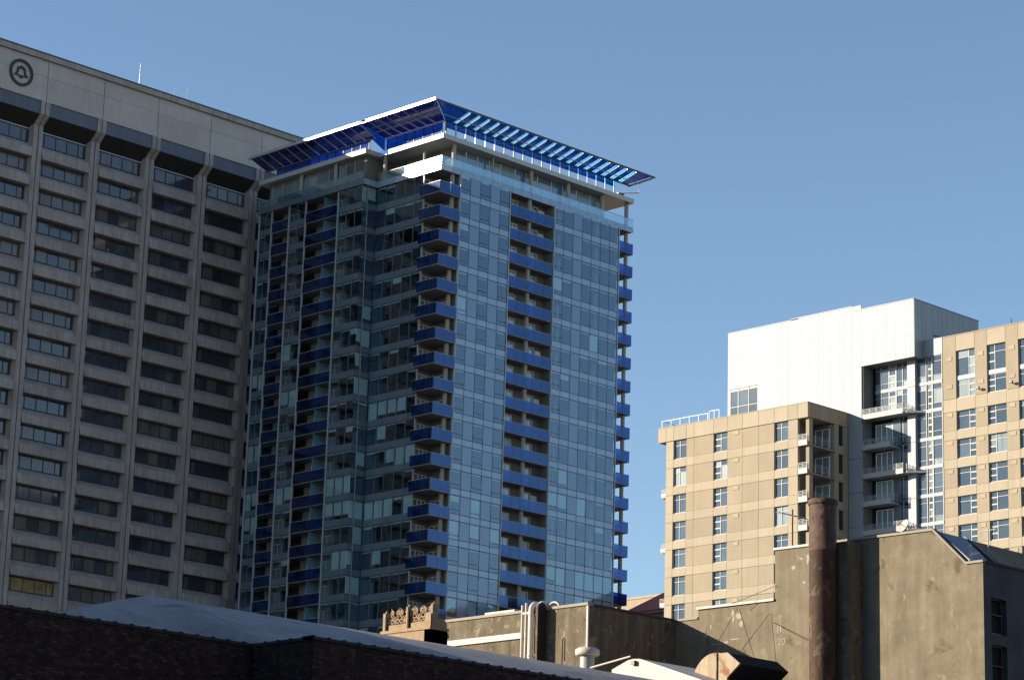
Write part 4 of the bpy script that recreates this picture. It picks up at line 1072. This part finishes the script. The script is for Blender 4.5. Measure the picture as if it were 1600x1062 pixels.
# going round: clipped right side, then the round left side
cl = [(68.08, 12.4), (68.08, 13.84), (67.42, 14.36), (68.05, 14.84)] + [(2 * cy - y if False else y, z) for y, z in [(cy + rr_ * .92 * math.sin(math.radians(q)), cz + rr_ * math.cos(math.radians(q))) for q in range(-14, 175, 8)]]
m_ = MB(); m_.prism(cl, 'x', 79.95, 80.05, 'wood'); m_.build('end_plate', DH)
bc = [(68.06, 12.4), (68.06, 13.84), (67.40, 14.35), (68.02, 14.82), (69.0, 14.80), (69.7, 14.2), (69.8, 12.4)]
m_ = MB(); m_.prism(bc, 'x', 80.051, 83.0, 'black'); m_.build('barrel', DH)  # shade on the duct's side put into its black colour
m_ = MB(); m_.box(79.90, 79.95, cy - .16, cy - .12, cz - 1.1, cz + 1.28, 'rust'); m_.build('seam', DH)

# ================================================================== CRESTED BUILDING
CB = thing('crested_building', (70.9, 75.7, G), 'terracotta parapet crest with carved scrolls above the grey roof', 'building')
XC, Y0c, Y1c = 70.9, 75.72, 78.45
m_ = MB(); m_.box(XC, XC + .95, Y0c, 78.6, G, 15.30, 'terra'); m_.box(XC - .05, XC + .98, Y0c - .03, 78.62, 15.30, 15.42, 'terra'); m_.build('wall', CB)
m_ = MB(); m_.box(XC + .12, XC + .34, Y0c, 78.45, 15.42, 15.66, 'terra'); m_.build('crest_base', CB)
# posts
for y, h, r_ in ((Y0c + .03, 16.30, .06), (77.19, 16.32, .05), (78.52, 16.16, .07)):
    m_ = MB(); m_.box(XC + .06, XC + .36, y - r_, y + r_, 15.42, h, 'terra'); m_.tube([(XC + .2, y, h), (XC + .2, y, h + .05), (XC + .2, y, h + .12)], [.04, .07, .01], 'terra', 8); m_.build('crest_post', CB)
bo = MB(); bo.box(XC + .05, XC + .11, 77.05, 77.11, 15.42, 16.2, 'black'); bo.box(XC + .05, XC + .11, 78.36, 78.42, 15.42, 16.0, 'black'); bo.build('crest_gap', CB)
def scroll(yc, sgn, parent):
    """an S-shaped scroll with two curled ends and a leaf"""
    pts = []
    for i in range(15):                       # upper curl
        a = math.pi * 2.0 * (1 - i / 14) + .3; r_ = .03 + .075 * (i / 14)
        pts.append((yc + sgn * (r_ * math.cos(a) + .02), 16.14 + r_ * math.sin(a)))
    for i in range(1, 6):
        t_ = i / 6; pts.append((yc + sgn * (.125 - .20 * t_ + .05 * math.sin(t_ * 3.1)), 16.16 - .30 * t_))
    for i in range(15):
        a = math.pi * (1.0 + 2.0 * i / 14); r_ = .12 - .085 * (i / 14)
        pts.append((yc + sgn * (.04 + r_ * math.cos(a)), 15.82 + r_ * math.sin(a)))
    m_ = MB(); m_.tube([(XC + .20, y, z) for y, z in pts], .034, 'terra', 6)
    m_.tube([(XC + .20, yc - sgn * .1, 15.66), (XC + .20, yc - sgn * .13, 15.9), (XC + .20, yc - sgn * .02, 16.05), (XC + .20, yc + sgn * .06, 16.26), (XC + .2, yc + sgn * .12, 16.34)], [.02, .035, .03, .03, .012], 'terra', 6)
    m_.build('scroll', parent)
for i in range(5): scroll(75.98 + i * .25, 1 if i % 2 else -1, CB)
for i in range(4): scroll(77.32 + i * .27, 1 if i % 2 else -1, CB)
m_ = MB(); m_.box(XC + .16, XC + .24, Y0c + .1, 77.1, 15.64, 15.68, 'terra'); m_.build('crest_rail', CB)
# carved corner lump at the dark side
m_ = MB()
pr_ = [(.95, G), (.95, 15.0), (1.05, 15.05), (1.02, 15.2), (.86, 15.3), (.90, 15.55), (.80, 15.72), (.62, 15.80), (.38, 15.76), (.30, 15.9), (.22, 15.85), (.12, 16.0), (.0, 15.9), (.0, G)]
m_.prism([(XC + a, z) for a, z in pr_], 'y', Y0c + .0, Y0c + .35, 'terra'); m_.build('carved_corner', CB)

# ================================================================== BRICK BUILDING with grey roof (bottom left)
BK = thing('brick_building', (42, 62.8, G), 'dark brick building with tiled coping and low grey membrane roof at the bottom left', 'building')
YA, XB, YB2, ZT = 62.79, 51.36, 59.94, 11.20
m_ = MB(); m_.box(34, XB, YA + .03, YA + .4, G, ZT, 'mortar'); m_.box(XB + .03, XB + .4, YB2 + .4, YA + .4, G, ZT, 'mortar'); m_.box(XB + .03, 72, YB2 + .03, YB2 + .4, G, ZT, 'mortar'); m_.build('wall', BK)
bm_ = MB(); ch = .0765
def brick(axis, c, u, z, ln_):
    mt = 'brick%d' % random.choice((0, 0, 1, 1, 1, 2, 2, 3, 3, 4)) ; d = random.uniform(-.004, .008)
    if axis == 'y': bm_.box(u, u + ln_, c - d, c + .03, z, z + .064, mt)
    else: bm_.box(c - d, c + .03, u, u + ln_, z, z + .064, mt)
for r in range(34):
    z = ZT - ch * (r + 1); off = .105 * (r % 2); hdr = r % 6 == 5
    L_ = .095 if hdr else .205; st = L_ + .011
    u = 41.0 - off
    while u + L_ < XB + .01: brick('y', YA, u, z, L_ if u + L_ < XB else XB - u); u += st
    if r < 26:
        u = XB + .001
        while u < 67: brick('y', YB2, u, z, L_); u += st
        u = YB2 + .035
        while u + L_ < YA: brick('x', XB, u, z, L_); u += st
tag(bm_.build('brick', BK), kind='stuff')
# missing mortar, pale spots
u = 40.0; i = 0
def tilecap(x0, x1, y0, y1, lipx, lipy):
    m_ = MB(); m_.box(x0, x1, y0, y1, ZT, ZT + .09, 'tile')
    m_.box(x0 if lipx else x0, x0 + .07 if lipx else x1, y0 - .012, (y1 if lipx else y0 + .07), ZT - .01, ZT + .125, 'tile'); m_.build('coping_tile', BK)
while u < XB: tilecap(u, min(u + .60, XB), YA - .04, YA + .42, True, False); u += .61
u = YB2 + .44
while u < YA - .1: m_ = MB(); m_.box(XB - .04, XB + .42, u, min(u + .58, YA - .05), ZT, ZT + .09, 'tile'); m_.box(XB - .05, XB + .42, u, u + .07, ZT, ZT + .12, 'tile'); m_.build('coping_tile', BK); u += .59
u = XB - .04
while u < 71: tilecap(u, u + .60, YB2 - .04, YB2 + .42, True, False); u += .61
# membrane roof: steeper at the eave, flatter at the ridge, slightly rippled
rf = MB(); NX, NY = 60, 16; v = []; f = []
YR = 68.79; ZR = 13.42
def eave(x): return (YA + .1) if x < XB + .2 else YB2 + .1
for i in range(NX + 1):
    for j in range(NY + 1):
        t_ = j / NY
        xr = 51.86 + (84 - 51.86) * i / NX; xe = 40.9 + (84 - 40.9) * i / NX
        x = xe + (xr - xe) * t_
        ye = YA + .1
        k_ = 1 if x > 51.8 else 0
        ye = (YA + .1) * (1 - k_) + (YB2 + .1) * k_
        y = ye + (YR - ye) * t_
        p_ = 1 - (1 - t_) ** (1.06 + .16 * min(1, max(0, (x - 55) / 9)))
        ze = ZT - .90
        z = ze + (ZR - ze) * p_ + .02 * math.sin(x * .7 + y * 1.3) * (1 - t_) + .012 * math.sin(x * 2.1 - y) * (1 - t_)
        v.append((x, y, z))
for i in range(NX):
    for j in range(NY): a = i * (NY + 1) + j; f.append((a, a + NY + 1, a + NY + 2, a + 1))
rf.add(v, f, 'membrane', True)
n = len(rf.v)
rf.build('roof', BK)
rd = MB(); rd.hexa([(41.5, YA + .45, 8), (84, YA + .45, 8), (84, YR, 8), (51.86, YR, 8)], [(41.5, YA + .45, ZT - .95), (84, YA + .45, ZT - .95), (84, YR - .05, ZR - .16), (52.2, YR - .05, ZR - .16)], 'soffit'); rd.build('roof_support', BK)
